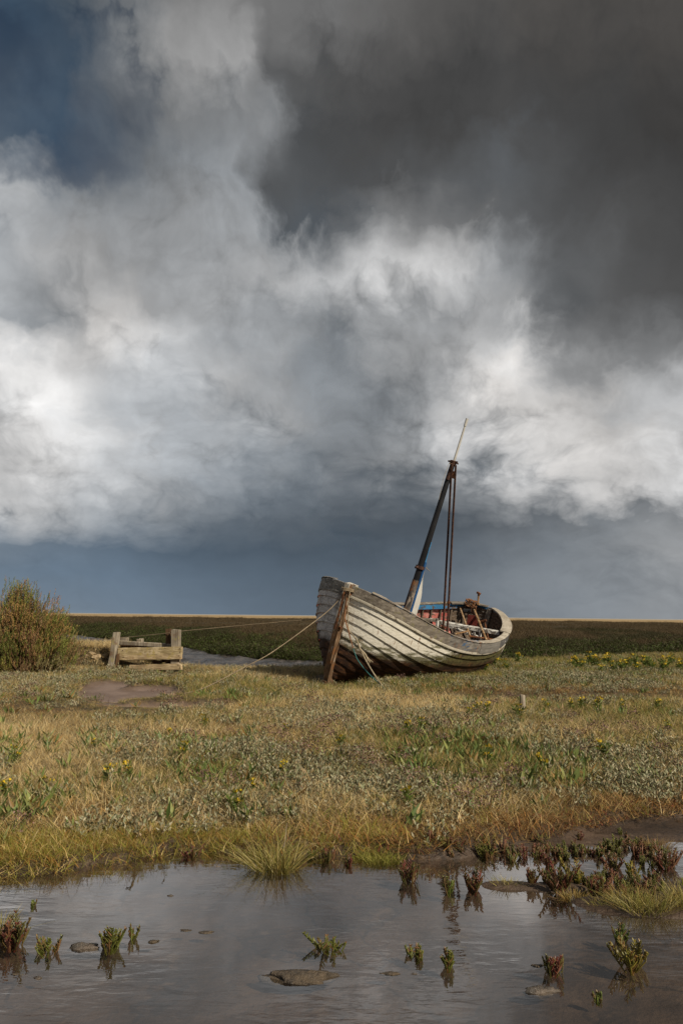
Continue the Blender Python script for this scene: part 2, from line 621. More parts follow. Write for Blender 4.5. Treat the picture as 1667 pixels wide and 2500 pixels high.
def build_ground():
    ys = [0.3]
    while ys[-1] < 60: ys.append(ys[-1] + max(0.03, 0.0085 * ys[-1]))
    while ys[-1] < 9000: ys.append(ys[-1] * 1.09)
    ys = np.array([-40, -6, -1.0] + ys)
    us = np.concatenate([np.linspace(-3.0, -0.72, 14)[:-1], np.linspace(-0.72, 0.72, 210), np.linspace(0.72, 3.0, 14)[1:]])
    Y, U = np.meshgrid(ys, us, indexing='ij')
    X = U * (np.abs(Y) * 0.72 + 1.4)
    Z = height(X, Y)
    v = np.stack([X, Y, Z], 2).reshape(-1, 3)
    nr, nc = Y.shape
    i = np.arange(nr - 1)[:, None] * nc + np.arange(nc - 1)[None]
    f = np.stack([i, i + 1, i + nc + 1, i + nc], 2).reshape(-1, 4)
    # zone colours: r mud patch, g creek mud, b pool bed
    sd = (Y - shore(X)).ravel()
    ne, ff = near_edge(X).ravel(), far_foot(X).ravel()
    yy = Y.ravel()
    zone = np.zeros((v.shape[0], 3), np.float32)
    zone[:, 0] = np.maximum(mudmask(X, Y).ravel(), 0)
    zone[:, 1] = sstep(0.2, 1.2, yy - ne) * (1 - sstep(-0.3, 1.5, yy - ff))
    zone[:, 2] = 1 - sstep(0.0, 0.26, sd)

    mt, b = mat('saltmarsh_soil')
    co = b.n('ShaderNodeNewGeometry').outputs['Position']
    zr, zg, zb = b.sep(b.n('ShaderNodeAttribute', attribute_name='Col').outputs[0])
    x, y, z = b.sep(co)
    n1 = b.noise(co, 2.0, 6, 0.6)
    n2 = b.noise(co, 14, 6, 0.65)
    n3 = b.noise(b.vmath('MULTIPLY', co, (1.0, 0.35, 1.0)), 0.045, 5, 0.55)
    soil = b.mix(b.mr(n2, 0.35, 0.65), (0.030, 0.020, 0.010), (0.10, 0.065, 0.028))
    soil = b.mix(b.mr(n1, 0.4, 0.65, 0, 0.5), soil, (0.075, 0.066, 0.026))
    # turf as seen from far: scrub darkened for cloud shadow, dry horizon grass brightened as sunlit
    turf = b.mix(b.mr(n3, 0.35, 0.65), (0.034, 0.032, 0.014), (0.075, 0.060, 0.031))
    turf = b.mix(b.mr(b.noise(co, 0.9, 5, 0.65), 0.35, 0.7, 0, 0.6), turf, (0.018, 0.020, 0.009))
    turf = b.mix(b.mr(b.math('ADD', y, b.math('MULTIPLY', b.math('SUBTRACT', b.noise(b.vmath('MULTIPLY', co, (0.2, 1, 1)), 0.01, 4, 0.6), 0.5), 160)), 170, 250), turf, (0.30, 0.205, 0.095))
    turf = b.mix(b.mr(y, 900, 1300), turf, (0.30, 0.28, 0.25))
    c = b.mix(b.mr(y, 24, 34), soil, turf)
    mud = b.mix(b.mr(n1, 0.35, 0.65), (0.135, 0.090, 0.066), (0.20, 0.140, 0.108))
    mud = b.mix(b.mr(n2, 0.55, 0.7, 0, 0.5), mud, (0.08, 0.055, 0.04))
    c = b.mix(zr, c, mud)
    cm = b.mix(b.mr(b.noise(b.vmath('MULTIPLY', co, (1, 0.5, 1)), 1.6, 6, 0.65), 0.4, 0.62), (0.024, 0.019, 0.015), (0.105, 0.089, 0.079))
    c = b.mix(zg, c, cm)
    # pool bed: silt with darker cracks and pale scuffed patches
    pb = b.mix(b.mr(b.noise(co, 2.3, 6, 0.6), 0.38, 0.62), (0.036, 0.0225, 0.0135), (0.078, 0.050, 0.032))
    pb = b.mix(b.mr(b.noise(co, 7.5, 5, 0.6), 0.58, 0.72, 0, 0.7), pb, (0.125, 0.085, 0.057))
    wc = b.vmath('ADD', co, b.vmath('SCALE', b.noise(co, 4, 4, 0.6, col=True), scale=0.25))
    cr = b.voro(wc, 2.6, 'DISTANCE_TO_EDGE')
    pb = b.mix(b.math('MULTIPLY', b.mr(cr, 0.012, 0.03, 0.55, 0), b.mr(n1, 0.42, 0.55)), pb, (0.010, 0.008, 0.006))
    c = b.mix(zb, c, pb)
    wet = b.math('MAXIMUM', b.math('MULTIPLY', zr, 0.55), b.math('MAXIMUM', zg, b.math('MULTIPLY', zb, 0.6)))
    rough = b.mr(wet, 0, 1, 0.95, 0.34, 'LINEAR')
    hgt = b.math('ADD', b.math('MULTIPLY', n2, 0.5), b.math('MULTIPLY', b.noise(b.vmath('MULTIPLY', co, (1, 0.45, 1)), 3.2, 6, 0.6), b.math('ADD', 0.3, b.math('MULTIPLY', zg, 16.0))))
    finish(b, c, rough, b.bump(hgt, 0.8, 0.06), 0.35)
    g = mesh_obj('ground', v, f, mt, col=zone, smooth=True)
    tag(g, 'brown saltmarsh ground running level to the horizon', 'ground', kind='structure')
    # pool
    wy = np.concatenate([np.linspace(-1, 9, 60)])
    wx = np.linspace(-9, 9, 60)
    A, Bm = np.meshgrid(wx, wy, indexing='ij')
    v = np.stack([A, Bm, np.zeros_like(A)], 2).reshape(-1, 3)
    i = np.arange(59)[:, None] * 60 + np.arange(59)[None]
    f = np.stack([i, i + 60, i + 61, i + 1], 2).reshape(-1, 4)
    keep = (v[f].mean(1)[:, 1] < shore(v[f].mean(1)[:, 0]) + 0.6)
    mt, b = mat('pool_water')
    co = b.n('ShaderNodeNewGeometry').outputs['Position']
    r1 = b.noise(b.vmath('MULTIPLY', co, (0.55, 1.5, 1)), 9, 3, 0.5, 0.3)
    r2 = b.noise(b.vmath('MULTIPLY', co, (0.5, 1.0, 1)), 34, 2, 0.5)
    calm = b.mr(b.noise(co, 0.9, 3, 0.5), 0.42, 0.6, 0.12, 1.0)
    hgt = b.math('MULTIPLY', b.math('ADD', r1, b.math('MULTIPLY', r2, 0.25)), calm)
    nrm = b.bump(hgt, 0.22, 0.012)
    cosi = b.math('ABSOLUTE', b.vmath('DOT_PRODUCT', nrm, b.n('ShaderNodeNewGeometry').outputs['Incoming']))
    fres = b.math('ADD', 0.04, b.math('MULTIPLY', 0.96, b.math('POWER', b.math('SUBTRACT', 1.0, cosi, clamp=True), 3.3)))
    tr = b.n('ShaderNodeBsdfTransparent')
    tr.inputs[0].default_value = (0.86, 0.84, 0.80, 1)
    gl = b.n('ShaderNodeBsdfGlossy')
    gl.inputs['Color'].default_value = (1, 1, 1, 1)
    gl.inputs['Roughness'].default_value = 0.02
    b.put(gl.inputs['Normal'], nrm)
    mx = b.n('ShaderNodeMixShader')
    b.put(mx.inputs[0], fres); b.put(mx.inputs[1], tr.outputs[0]); b.put(mx.inputs[2], gl.outputs[0])
    o = b.n('ShaderNodeOutputMaterial')
    b.put(o.inputs[0], mx.outputs[0])
    g = mesh_obj('water', v, f[keep], mt, smooth=True)
    tag(g, 'shallow still pool mirroring the clouds over brown silt', 'pool', kind='structure')


build_ground()

# ------------------------------------------------------------------ the boat
BL, BB, BTM = 5.80, 1.274, 0.354
YAW, HEEL, TRIM, RAKE = R(35.26), R(18.15), R(-0.28), 0.089


def boat_axes():
    h = np.array([-math.sin(YAW), -math.cos(YAW), 0]); p = np.array([math.cos(YAW), -math.sin(YAW), 0]); z = np.array([0, 0, 1.0])
    h2 = math.cos(TRIM) * h + math.sin(TRIM) * z
    z2 = -math.sin(TRIM) * h + math.cos(TRIM) * z
    p3 = math.cos(HEEL) * p - math.sin(HEEL) * z2
    z3 = math.sin(HEEL) * p + math.cos(HEEL) * z2
    return np.stack([h2, p3, z3], 1)


BAX = boat_axes()
BFOOT = at(797, 1668, 0.1)
BORG = BFOOT - BAX @ np.array([-RAKE, 0, 0])


def b2w(p):
    return BORG + BAX @ np.asarray(p, float)


def bray(px, py, axis, val):
    """boat coordinates where the sight line through a pixel meets a plane of the boat (axis 0 x, 1 y, 2 z)"""
    o = BAX.T @ (np.array([0, 0, CZ]) - BORG)
    d = BAX.T @ ray(px, py)
    return o + d * ((val - o[axis]) / d[axis])


def half_b(t):
    u = np.clip((BTM - t) / BTM, 0, 1); v = np.clip((t - BTM) / (1 - BTM), 0, 1)
    be = 0.618
    return np.where(t < BTM, BB * np.clip(1 - u ** 2.567, 0, 1) ** 0.451,
                    BB * ((1 - be) * np.clip(1 - v ** 2.483, 0, 1) ** 0.551 + be * np.clip(1 - v ** 3.2, 0, 1) ** 0.5))


def sheer(t):
    return 1.075 + 0.69 * np.clip((0.6 - t) / 0.6, 0, 1) ** 2 + 0.325 * np.clip((t - 0.6) / 0.4, 0, 1) ** 2


def keelz(t):
    return 0.03 + 0.50 * np.clip((t - 0.62) / 0.38, 0, 1) ** 2


def sec(t, s):
    """a point of the hull skin (port): t along from bow, s up from keel"""
    zk, zg, bb = keelz(t), sheer(t), half_b(t)
    mm = 1.18 + 0.95 * sstep(0.0, 0.42, t) - 0.55 * sstep(0.6, 1.0, t)
    nn = 2.6
    y = bb * np.clip(1 - (1 - s) ** nn, 0, 1) ** (1 / mm)
    x = -BL * t - RAKE * (1 - s) * np.clip(1 - t * 2, 0, 1) ** 3
    return np.stack([x, y, zk + (zg - zk) * s], -1)


NS = 12
TS = 0.5 - 0.5 * np.cos(np.linspace(0, math.pi, 53))
TS = 0.65 * TS + 0.35 * np.linspace(0, 1, 53)


def girth_lines():
    """the lands: NS+1 lines that split each section's girth into equal strakes (port), and outward normals"""
    ss = np.linspace(0, 1, 160)
    L = np.zeros((NS + 1, len(TS), 3)); up = np.zeros_like(L)
    fr = np.linspace(0, 1, NS + 1)
    for j, t in enumerate(TS):
        P = sec(np.full_like(ss, t), ss)
        d = np.r_[0, np.cumsum(np.linalg.norm(np.diff(P, axis=0), axis=1))]
        sv = np.interp(fr * d[-1], d, ss)
        L[:, j] = sec(np.full_like(sv, t), sv)
    up[1:-1] = L[2:] - L[:-2]; up[0] = L[1] - L[0]; up[-1] = L[-1] - L[-2]
    fo = np.gradient(L, axis=1)
    n = np.cross(fo, up)
    n = n / (np.linalg.norm(n, axis=2, keepdims=True) + 1e-9)
    n[n[:, :, 1] < 0] *= -1
    for k in range(NS + 1):                    # steady the ends
        n[k, 0] = n[k, 1]; n[k, -1] = n[k, -2]
    up = up / (np.linalg.norm(up, axis=2, keepdims=True) + 1e-9)
    return L, n, up


GL, GN, GU = girth_lines()


def strip(lo, hi, thick, side=1, jit=0.0, inner=1):
    """closed plank between two lines (outer faces) with thickness towards inside; returns v, f, material per face"""
    n = len(lo[0])
    lo_p, lo_n = lo; hi_p, hi_n = hi
    ring = np.stack([lo_p, (lo_p + hi_p) / 2 + 0.004 * lo_n, hi_p, hi_p - hi_n * thick, lo_p - lo_n * thick], 1).copy()
    if jit:
        ring += (rng.random(ring.shape) - 0.5) * jit
    ring[:, :, 1] *= side
    v = ring.reshape(-1, 3)
    f, fm = [], []
    for i in range(n - 1):
        for k in range(5):
            q = (i * 5 + k, i * 5 + (k + 1) % 5, (i + 1) * 5 + (k + 1) % 5, (i + 1) * 5 + k)
            f.append(q if side < 0 else q[::-1])
            fm.append(inner if k == 3 else 0)
    f.append((0, 1, 2, 3, 4)); fm.append(0)
    f.append(tuple((n - 1) * 5 + k for k in range(5))[::-1]); fm.append(0)
    return v, f, fm


def hull_mats():
    # outside skin: cream paint to port, bare grey to starboard, stained and weedy lower down
    mt, b = mat('hull_paint')
    co = b.n('ShaderNodeTexCoord').outputs['Object']
    x, y, z = b.sep(co)
    g = b.vmath('MULTIPLY', co, (0.35, 1, 2.2))
    gr = b.noise(g, 20, 8, 0.65, 0.3)
    big = b.noise(co, 2.6, 5, 0.6)
    fl = b.noise(g, 11, 10, 0.75, 0.5)
    wood = b.ramp(gr, [(0.30, (0.022, 0.015, 0.010)), (0.52, (0.085, 0.060, 0.040)), (0.78, (0.20, 0.155, 0.11))])
    cream = b.mix(b.mr(gr, 0.35, 0.7), (0.64, 0.60, 0.50), (0.82, 0.78, 0.69))
    aft = b.mr(x, -0.6, -3.2)
    # how much paint is left: nearly all by the bow, little aft and low
    hold = b.math('ADD', b.math('MULTIPLY', b.mr(z, 0.45, 1.15), 0.36), b.math('MULTIPLY', aft, -0.40))
    hold = b.math('ADD', hold, b.math('MULTIPLY', b.math('SUBTRACT', big, 0.5), 0.30))
    k = b.mr(b.math('ADD', fl, hold), 0.54, 0.60)
    port = b.mix(k, wood, cream)
    algae = b.ramp(b.noise(co, 24, 6, 0.7), [(0.35, (0.035, 0.032, 0.010)), (0.65, (0.15, 0.135, 0.045))])
    av = b.math('ADD', b.math('MULTIPLY', aft, 0.20), b.mr(z, 1.15, 0.65, -0.07, 0.14))
    port = b.mix(b.math('MULTIPLY', b.mr(b.math('ADD', b.noise(g, 6, 8, 0.68), av), 0.53, 0.64), 0.85), port, algae)
    # starboard: paint weathered to silver grey
    grey = b.ramp(gr, [(0.25, (0.13, 0.122, 0.115)), (0.5, (0.42, 0.40, 0.385)), (0.72, (0.62, 0.60, 0.575))])
    grey = b.mix(b.mr(b.noise(g, 7, 9, 0.7, 0.4), 0.56, 0.61, 0, 0.8), grey, (0.62, 0.60, 0.57))
    star = b.mix(b.mr(b.noise(co, 3.5, 6, 0.65), 0.5, 0.62, 0, 0.7), grey, (0.12, 0.095, 0.08))
    c = b.mix(b.mr(y, -0.03, 0.03), star, port)
    # below the old waterline: rusty brown to black bottom paint, darkened for shade under the hull
    wl = b.math('ADD', z, b.math('MULTIPLY', b.math('SUBTRACT', b.noise(co, 3.0, 7, 0.65), 0.5), 0.36))
    wl = b.math('ADD', wl, b.math('MULTIPLY', x, -0.02))
    bot = b.ramp(b.noise(g, 7, 8, 0.68), [(0.32, (0.010, 0.006, 0.004)), (0.52, (0.042, 0.019, 0.010)), (0.66, (0.13, 0.056, 0.022)), (0.8, (0.18, 0.13, 0.09))])
    c = b.mix(b.mr(wl, 0.84, 0.66), c, bot)
    # rust weeping from the fastenings
    ru = b.noise(b.vmath('MULTIPLY', co, (1.0, 1.0, 0.30)), 8, 7, 0.7)
    c = b.mix(b.mr(ru, 0.60, 0.69, 0, 0.75), c, (0.20, 0.085, 0.030))
    finish(b, c, 0.78, b.bump(b.math('ADD', gr, b.math('MULTIPLY', k, 0.5)), 0.55, 0.010), 0.25)
    outer = mt
    # inside: flaking red over brown boards
    mt, b = mat('inside_red')
    co = b.n('ShaderNodeTexCoord').outputs['Object']
    x, y, z = b.sep(co)
    g = b.vmath('MULTIPLY', co, (0.4, 1, 2.0))
    gr = b.noise(g, 22, 8, 0.65, 0.3)
    wood = b.ramp(gr, [(0.3, (0.030, 0.020, 0.014)), (0.5, (0.12, 0.085, 0.06)), (0.72, (0.28, 0.22, 0.16))])
    red = b.mix(b.mr(b.noise(co, 4, 5, 0.6), 0.4, 0.6), (0.40, 0.085, 0.070), (0.52, 0.20, 0.17))
    k = b.mr(b.math('ADD', b.noise(g, 8, 9, 0.7, 0.4), b.math('MULTIPLY', b.mr(x, -5.2, -5.5), -0.25)), 0.43, 0.50)
    c = b.mix(k, wood, red)
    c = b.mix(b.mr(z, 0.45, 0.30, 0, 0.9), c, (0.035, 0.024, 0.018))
    finish(b, c, 0.85, b.bump(gr, 0.5, 0.010), 0.2)
    return outer, mt


M = {}
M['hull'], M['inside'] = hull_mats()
M['grey_wood'] = wood_mat('weathered_grey_timber', (0.06, 0.05, 0.04), (0.235, 0.20, 0.16), (0.42, 0.375, 0.31), (0.25, 1, 1.6), 16, lichen=(0.21, 0.185, 0.10))
M['grey_blue'] = wood_mat('weathered_timber_blue_traces', (0.055, 0.048, 0.042), (0.21, 0.19, 0.165), (0.38, 0.35, 0.31), (0.3, 1, 1.6), 15, paint=(0.045, 0.115, 0.235), pamt=0.60, stain=(0.20, 0.10, 0.05))
M['plain_grey'] = wood_mat('newer_grey_board', (0.10, 0.092, 0.08), (0.205, 0.19, 0.168), (0.29, 0.27, 0.24), (0.2, 1, 1.6), 12, bump=0.25)
M['fleck_grey'] = wood_mat('grey_board_white_flecks', (0.05, 0.048, 0.046), (0.125, 0.12, 0.115), (0.20, 0.19, 0.18), (0.35, 1, 1.6), 14, paint=(0.58, 0.57, 0.54), pamt=0.60)
M['star_grey'] = wood_mat('starboard_dark_grey_board', (0.06, 0.056, 0.05), (0.19, 0.18, 0.165), (0.36, 0.345, 0.32), (0.35, 1, 1.6), 14, paint=(0.46, 0.44, 0.42), pamt=0.60)
M['white_rail'] = wood_mat('cream_rail_rust_weeps', (0.06, 0.045, 0.03), (0.2, 0.16, 0.12), (0.34, 0.29, 0.22), (0.3, 1, 1), 14, paint=(0.56, 0.51, 0.41), pamt=0.45, stain=(0.26, 0.115, 0.035))
M['white_wood'] = wood_mat('flaking_white_timber', (0.06, 0.05, 0.042), (0.17, 0.145, 0.12), (0.3, 0.27, 0.23), (0.4, 1, 1), 12, paint=(0.60, 0.58, 0.53), pamt=0.48)
M['white_plank'] = wood_mat('white_plank_paint', (0.10, 0.085, 0.07), (0.22, 0.19, 0.155), (0.34, 0.3, 0.26), (1, 1, 0.3), 10, paint=(0.64, 0.62, 0.57), pamt=0.40)
M['pale_cap'] = wood_mat('pale_bleached_capping', (0.16, 0.135, 0.10), (0.33, 0.29, 0.23), (0.47, 0.43, 0.36), (0.4, 1, 1), 14, bump=0.35)
M['stem'] = wood_mat('stem_timber', (0.05, 0.028, 0.015), (0.17, 0.10, 0.055), (0.30, 0.21, 0.13), (1, 1, 0.25), 16, paint=(0.58, 0.54, 0.46), pamt=0.62, stain=(0.20, 0.085, 0.03), pz=(0.85, 1.35, 0.13))
M['blue'] = wood_mat('flaking_blue_paint', (0.03, 0.022, 0.018), (0.11, 0.08, 0.06), (0.22, 0.17, 0.13), (0.4, 1, 1), 9, paint=(0.045, 0.20, 0.40), pamt=0.46)
M['blue_dark'] = wood_mat('solid_blue_paint', (0.03, 0.03, 0.03), (0.06, 0.06, 0.07), (0.12, 0.12, 0.12), (1, 1, 0.3), 9, paint=(0.018, 0.085, 0.23), pamt=0.36)
M['rib'] = wood_mat('old_rib_timber', (0.035, 0.025, 0.018), (0.12, 0.09, 0.066), (0.24, 0.19, 0.14), (1, 1, 0.4), 14, paint=(0.34, 0.33, 0.32), pamt=0.62)
M['black_mast'] = wood_mat('black_tarred_mast', (0.006, 0.006, 0.007), (0.013, 0.013, 0.015), (0.03, 0.03, 0.032), (1, 1, 0.2), 14, paint=(0.20, 0.18, 0.16), pamt=0.68, bump=0.3, rough=0.6)
M['mast_foot'] = wood_mat('peeling_mast_foot', (0.02, 0.018, 0.016), (0.07, 0.06, 0.055), (0.2, 0.17, 0.14), (1, 1, 0.3), 10, paint=(0.33, 0.27, 0.21), pamt=0.54, stain=(0.26, 0.11, 0.035))
M['white_pole'] = wood_mat('white_pole_paint', (0.35, 0.33, 0.29), (0.56, 0.54, 0.49), (0.68, 0.66, 0.61), (1, 1, 0.2), 12, bump=0.15, rough=0.5)
M['rust'] = rust_mat('rusty_iron')
M['rust_dark'] = rust_mat('dark_rusty_iron', (0.055, 0.026, 0.018), (0.12, 0.055, 0.03))
M['rust_pale'] = rust_mat('flaking_rusty_rod', (0.22, 0.12, 0.05), (0.50, 0.40, 0.26))
M['black'] = wood_mat('black_rubber', (0.01, 0.01, 0.011), (0.022, 0.022, 0.024), (0.05, 0.05, 0.05), bump=0.2)
M['red_board'] = wood_mat('dull_red_board', (0.05, 0.012, 0.01), (0.15, 0.028, 0.02), (0.24, 0.05, 0.035), bump=0.3)
M['rope'] = wood_mat('tan_rope', (0.16, 0.125, 0.08), (0.36, 0.29, 0.19), (0.52, 0.44, 0.31), scale=60, bump=0.3)
M['rope_dark'] = wood_mat('dirty_rope', (0.10, 0.075, 0.05), (0.25, 0.19, 0.12), (0.40, 0.32, 0.22), scale=60, bump=0.3)
M['rope_rust'] = wood_mat('rust_stained_rope', (0.10, 0.045, 0.02), (0.24, 0.11, 0.05), (0.36, 0.20, 0.11), scale=60, bump=0.3)
M['teal'] = wood_mat('teal_cord', (0.02, 0.07, 0.07), (0.04, 0.16, 0.15), (0.10, 0.27, 0.25), scale=60, bump=0.2)


def rail(name, parent, mt, t0, t1, side, s_line, out0, out1, dn, upw, n=40, sharp=50):
    """timber that follows the sheer: from out0 to out1 outwards of the skin and from -dn to +upw about the line"""
    t = np.linspace(t0, t1, n)
    P = sec(t, np.full(n, s_line))
    k = 1e-3
    f = sec(np.clip(t + k, 0, 1), np.full(n, s_line)) - sec(np.clip(t - k, 0, 1), np.full(n, s_line))
    f[:, 2] = 0
    o = np.stack([f[:, 1], -f[:, 0], 0 * t], 1)
    o /= np.linalg.norm(o, axis=1, keepdims=True) + 1e-9
    if side is None: pass
    z = np.array([0, 0, 1.0])
    ring = np.stack([P + o * out0 - z * dn, P + o * out1 - z * (dn - 0.006), P + o * (out1 + 0.002) + z * (upw - 0.01), P + o * (out1 - 0.012) + z * upw, P + o * out0 + z * upw], 1)
    ring += (rng.random(ring.shape) - 0.5) * 0.005
    ring[:, :, 1] *= side
    v = ring.reshape(-1, 3)
    fc = []
    for i in range(n - 1):
        for q in range(5):
            a = (i * 5 + q, i * 5 + (q + 1) % 5, (i + 1) * 5 + (q + 1) % 5, (i + 1) * 5 + q)
            fc.append(a if side < 0 else a[::-1])
    fc.append((0, 1, 2, 3, 4)); fc.append(tuple((n - 1) * 5 + q for q in range(5))[::-1])
    return mesh_obj(name, v, fc, mt, parent, smooth=True, sharp=sharp)


def build_boat():
    boat = empty('wooden_boat')
    mw = Matrix.Identity(4)
    for i in range(3):
        for j in range(3): mw[i][j] = BAX[i][j]
        mw[i][3] = BORG[i]
    boat.matrix_world = mw
    tag(boat, 'derelict clinker-built wooden boat heeled over on the saltmarsh grass', 'boat')

    # strakes, each plank lapping the one below
    for side in (1, -1):
        for k in range(NS - 1):
            lo = (GL[k] + GN[k] * (0.024 if side > 0 else 0.036) - GU[k] * 0.008, GN[k])
            hi = (GL[k + 1] + GN[k + 1] * 0.002 + GU[k + 1] * 0.022, GN[k + 1])
            v, f, fm = strip(lo, hi, 0.017, side, 0.003)
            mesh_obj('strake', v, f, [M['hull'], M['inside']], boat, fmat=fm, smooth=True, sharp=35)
    # top strake: several boards end to end on the near side, two on the far side
    for side, segs in ((1, [(0, 17, 'grey_wood'), (17, 26, 'grey_blue'), (26, 33, 'plain_grey'), (33, 52, 'fleck_grey')]),
                       (-1, [(0, 22, 'star_grey'), (22, 52, 'grey_wood')])):
        for i0, i1, mk in segs:
            sl_ = slice(i0, i1 + 1)
            k = NS - 1
            push = 0.012 if mk == 'plain_grey' else 0.0
            lo = (GL[k][sl_] + GN[k][sl_] * (0.034 + push) - GU[k][sl_] * (0.035 if mk == 'plain_grey' else 0.015), GN[k][sl_])
            hi = (GL[k + 1][sl_] + GN[k + 1][sl_] * (0.024 + push), GN[k + 1][sl_])
            v, f, fm = strip(lo, hi, 0.034, side, 0.004)
            mesh_obj('top_board', v, f, [M[mk], M['blue']], boat, fmat=fm, smooth=True, sharp=35)
    # rubbing rails under the top board
    sl_line = 1 - 0.90 / NS
    k = NS - 1
    for side, t1, mt in ((1, 0.74, 'white_rail'), (-1, 0.5, 'star_grey')):
        idx = int(t1 * 52)
        P = GL[k][:idx] + GN[k][:idx] * 0.022 - GU[k][:idx] * 0.012
        lo = (P + GN[k][:idx] * 0.016 - GU[k][:idx] * 0.050, GN[k][:idx])
        hi = (P + GN[k][:idx] * 0.014 - GU[k][:idx] * 0.006, GN[k][:idx])
        v, f, fm = strip(lo, hi, 0.042, side, 0.003, inner=0)
        mesh_obj('rubbing_rail', v, f, [M[mt]], boat, fmat=fm, smooth=True, sharp=35)
    # capping along the gunwale, blue inwale beneath it
    for side, segs in ((1, [(0.012, 0.30, 'grey_wood'), (0.302, 0.50, 'grey_blue'), (0.502, 0.80, 'pale_cap')]), (-1, [(0.012, 0.45, 'star_grey'), (0.452, 0.90, 'grey_wood')])):
        for t0, t1, mk in segs:
            rail('capping_rail', boat, M[mk], t0, t1, side, 1.0, -0.085, 0.034, -0.004, 0.026)
        rail('inwale', boat, M['blue'], 0.05, 0.93, side, 1.0, -0.075, -0.032, 0.115, -0.004)
    rail('stern_capping', boat, M['pale_cap'], 0.803, 0.999, 1, 1.0, -0.17, 0.045, -0.004, 0.034, 50)
    rail('stern_capping', boat, M['grey_wood'], 0.903, 0.999, -1, 1.0, -0.13, 0.045, -0.004, 0.034, 40)
    # patch board low on the quarter
    i0, i1 = 38, 47
    sl_ = slice(i0, i1)
    lo = (GL[8][sl_] + GN[8][sl_] * 0.045, GN[8][sl_]); hi = (GL[9][sl_] + GN[9][sl_] * 0.034 + GU[9][sl_] * 0.03, GN[9][sl_])
    v, f, fm = strip(lo, hi, 0.016, 1, 0.003, inner=0)
    mesh_obj('patch_board', v, f, [M['grey_wood']], boat, fmat=fm, smooth=True, sharp=35)
    # ribs
    for side in (1, -1):
        for t in np.arange(0.16, 0.97, 0.042):
            ss = np.linspace(0.06, 0.985, 12)
            P = sec(np.full(12, t), ss)
            Q = sec(np.full(12, t + 0.004), ss) - sec(np.full(12, t - 0.004), ss)
            U = np.gradient(P, axis=0)
            n = np.cross(U, Q); n /= np.linalg.norm(n, axis=1, keepdims=True)
            n[n[:, 1] > 0] *= -1                     # inwards
            a = Q / np.linalg.norm(Q, axis=1, keepdims=True)
            w, d0, d1 = 0.019, 0.012, 0.050
            ring = np.stack([P + n * d0 - a * w, P + n * d0 + a * w, P + n * d1 + a * w, P + n * d1 - a * w], 1)
            ring += (rng.random(ring.shape) - 0.5) * 0.006
            ring[:, :, 1] *= side
            f = [(i * 4 + q, i * 4 + (q + 1) % 4, (i + 1) * 4 + (q + 1) % 4, (i + 1) * 4 + q) for i in range(11) for q in range(4)]
            if side > 0: f = [q[::-1] for q in f]
            mesh_obj('rib', ring.reshape(-1, 3), f, M['rib'], boat)
    # stem, keel, sternpost
    def slab(name, prof, w0, w1, mt):
        """profile in x-z (front edge, back edge pairs) with half widths at front and back"""
        v, f = [], []
        for (xf, zf, xb, zb) in prof:
            v += [(xf, w0, zf), (xb, w1, zb), (xb, -w1, zb), (xf, -w0, zf)]
        n = len(prof)
        for i in range(n - 1):
            for q in range(4):
                f.append((i * 4 + q, i * 4 + (q + 1) % 4, (i + 1) * 4 + (q + 1) % 4, (i + 1) * 4 + q))
        f.append((3, 2, 1, 0)); f.append(tuple((n - 1) * 4 + q for q in range(4)))
        v = np.array(v) + (rng.random((len(v), 3)) - 0.5) * 0.008
        return mesh_obj(name, v, f, mt, boat)
    prof = []
    for s in np.linspace(-0.15, 1.008, 17):
        z = 0.03 + (sheer(np.array(0.0)) - 0.03) * s
        xs = -RAKE * (1 - s)
        fwd = 0.10 + 0.03 * math.sin(s * 3) - 0.10 * max(0, 0.10 - s) * 6
        prof.append((xs + fwd, z, xs - 0.10, z))
    stem = slab('stem_post', prof, 0.046, 0.088, M['stem'])
    mb = MB()
    mb.tube([(0.155 - RAKE * (1 - s), 0.012, 0.03 + 1.735 * s) for s in np.linspace(0.55, 0.93, 8)], 0.016, 6)
    mb.build('iron_strap', M['rust'], stem)
    for zz in (1.02, 1.38, 1.60):
        mb = MB()
        mb.tube([(0.055, 0.04, zz), (0.055, 0.085, zz), (0.055, 0.094, zz)], [0.02, 0.026, 0.012], 8)
        mb.build('bolt', M['rust'], stem)
    prof = [(-RAKE + 0.1, -0.10, -RAKE + 0.10, 0.05)] + [(-BL * t, -0.11 + keelz(np.array(t)) * 1.0, -BL * t, 0.03 + keelz(np.array(t))) for t in np.linspace(0.03, 0.99, 20)]
    slab('keel', prof, 0.04, 0.05, M['stem'])
    prof = []
    for s in np.linspace(-0.05, 0.96, 8):
        z = float(keelz(np.array(1.0)) + (sheer(np.array(1.0)) - keelz(np.array(1.0))) * s)
        prof.append((-BL - 0.07, z, -BL + 0.06, z))
    slab('stern_post', prof, 0.045, 0.06, M['grey_wood'])
    # floor boards and thwarts
    def y_at(t, z):
        s = np.linspace(0, 1, 80)
        P = sec(np.full(80, t), s)
        return float(np.interp(z, P[:, 2], P[:, 1]))
    for t in np.arange(0.36, 0.88, 0.11):
        mb = MB()
        yy = y_at(t, 0.34) - 0.06
        mb.beam((-BL * t, -yy, 0.34), (-BL * t, yy, 0.34), 0.30, 0.025, rag=0.01)
        mb.build('floor_board', M['rib'], boat)
    for t, z, w, h, mk in ((0.40, 0.80, 0.20, 0.045, 'grey_wood'), (0.56, 0.78, 0.20, 0.10, 'white_wood'), (0.83, 0.84, 0.16, 0.05, 'white_wood')):
        mb = MB()
        yy = y_at(t, z) - 0.055
        mb.beam((-BL * t, -yy, z), (-BL * t, yy, z), w, h, rag=0.012, seg=5)
        mb.build('thwart', M[mk], boat)
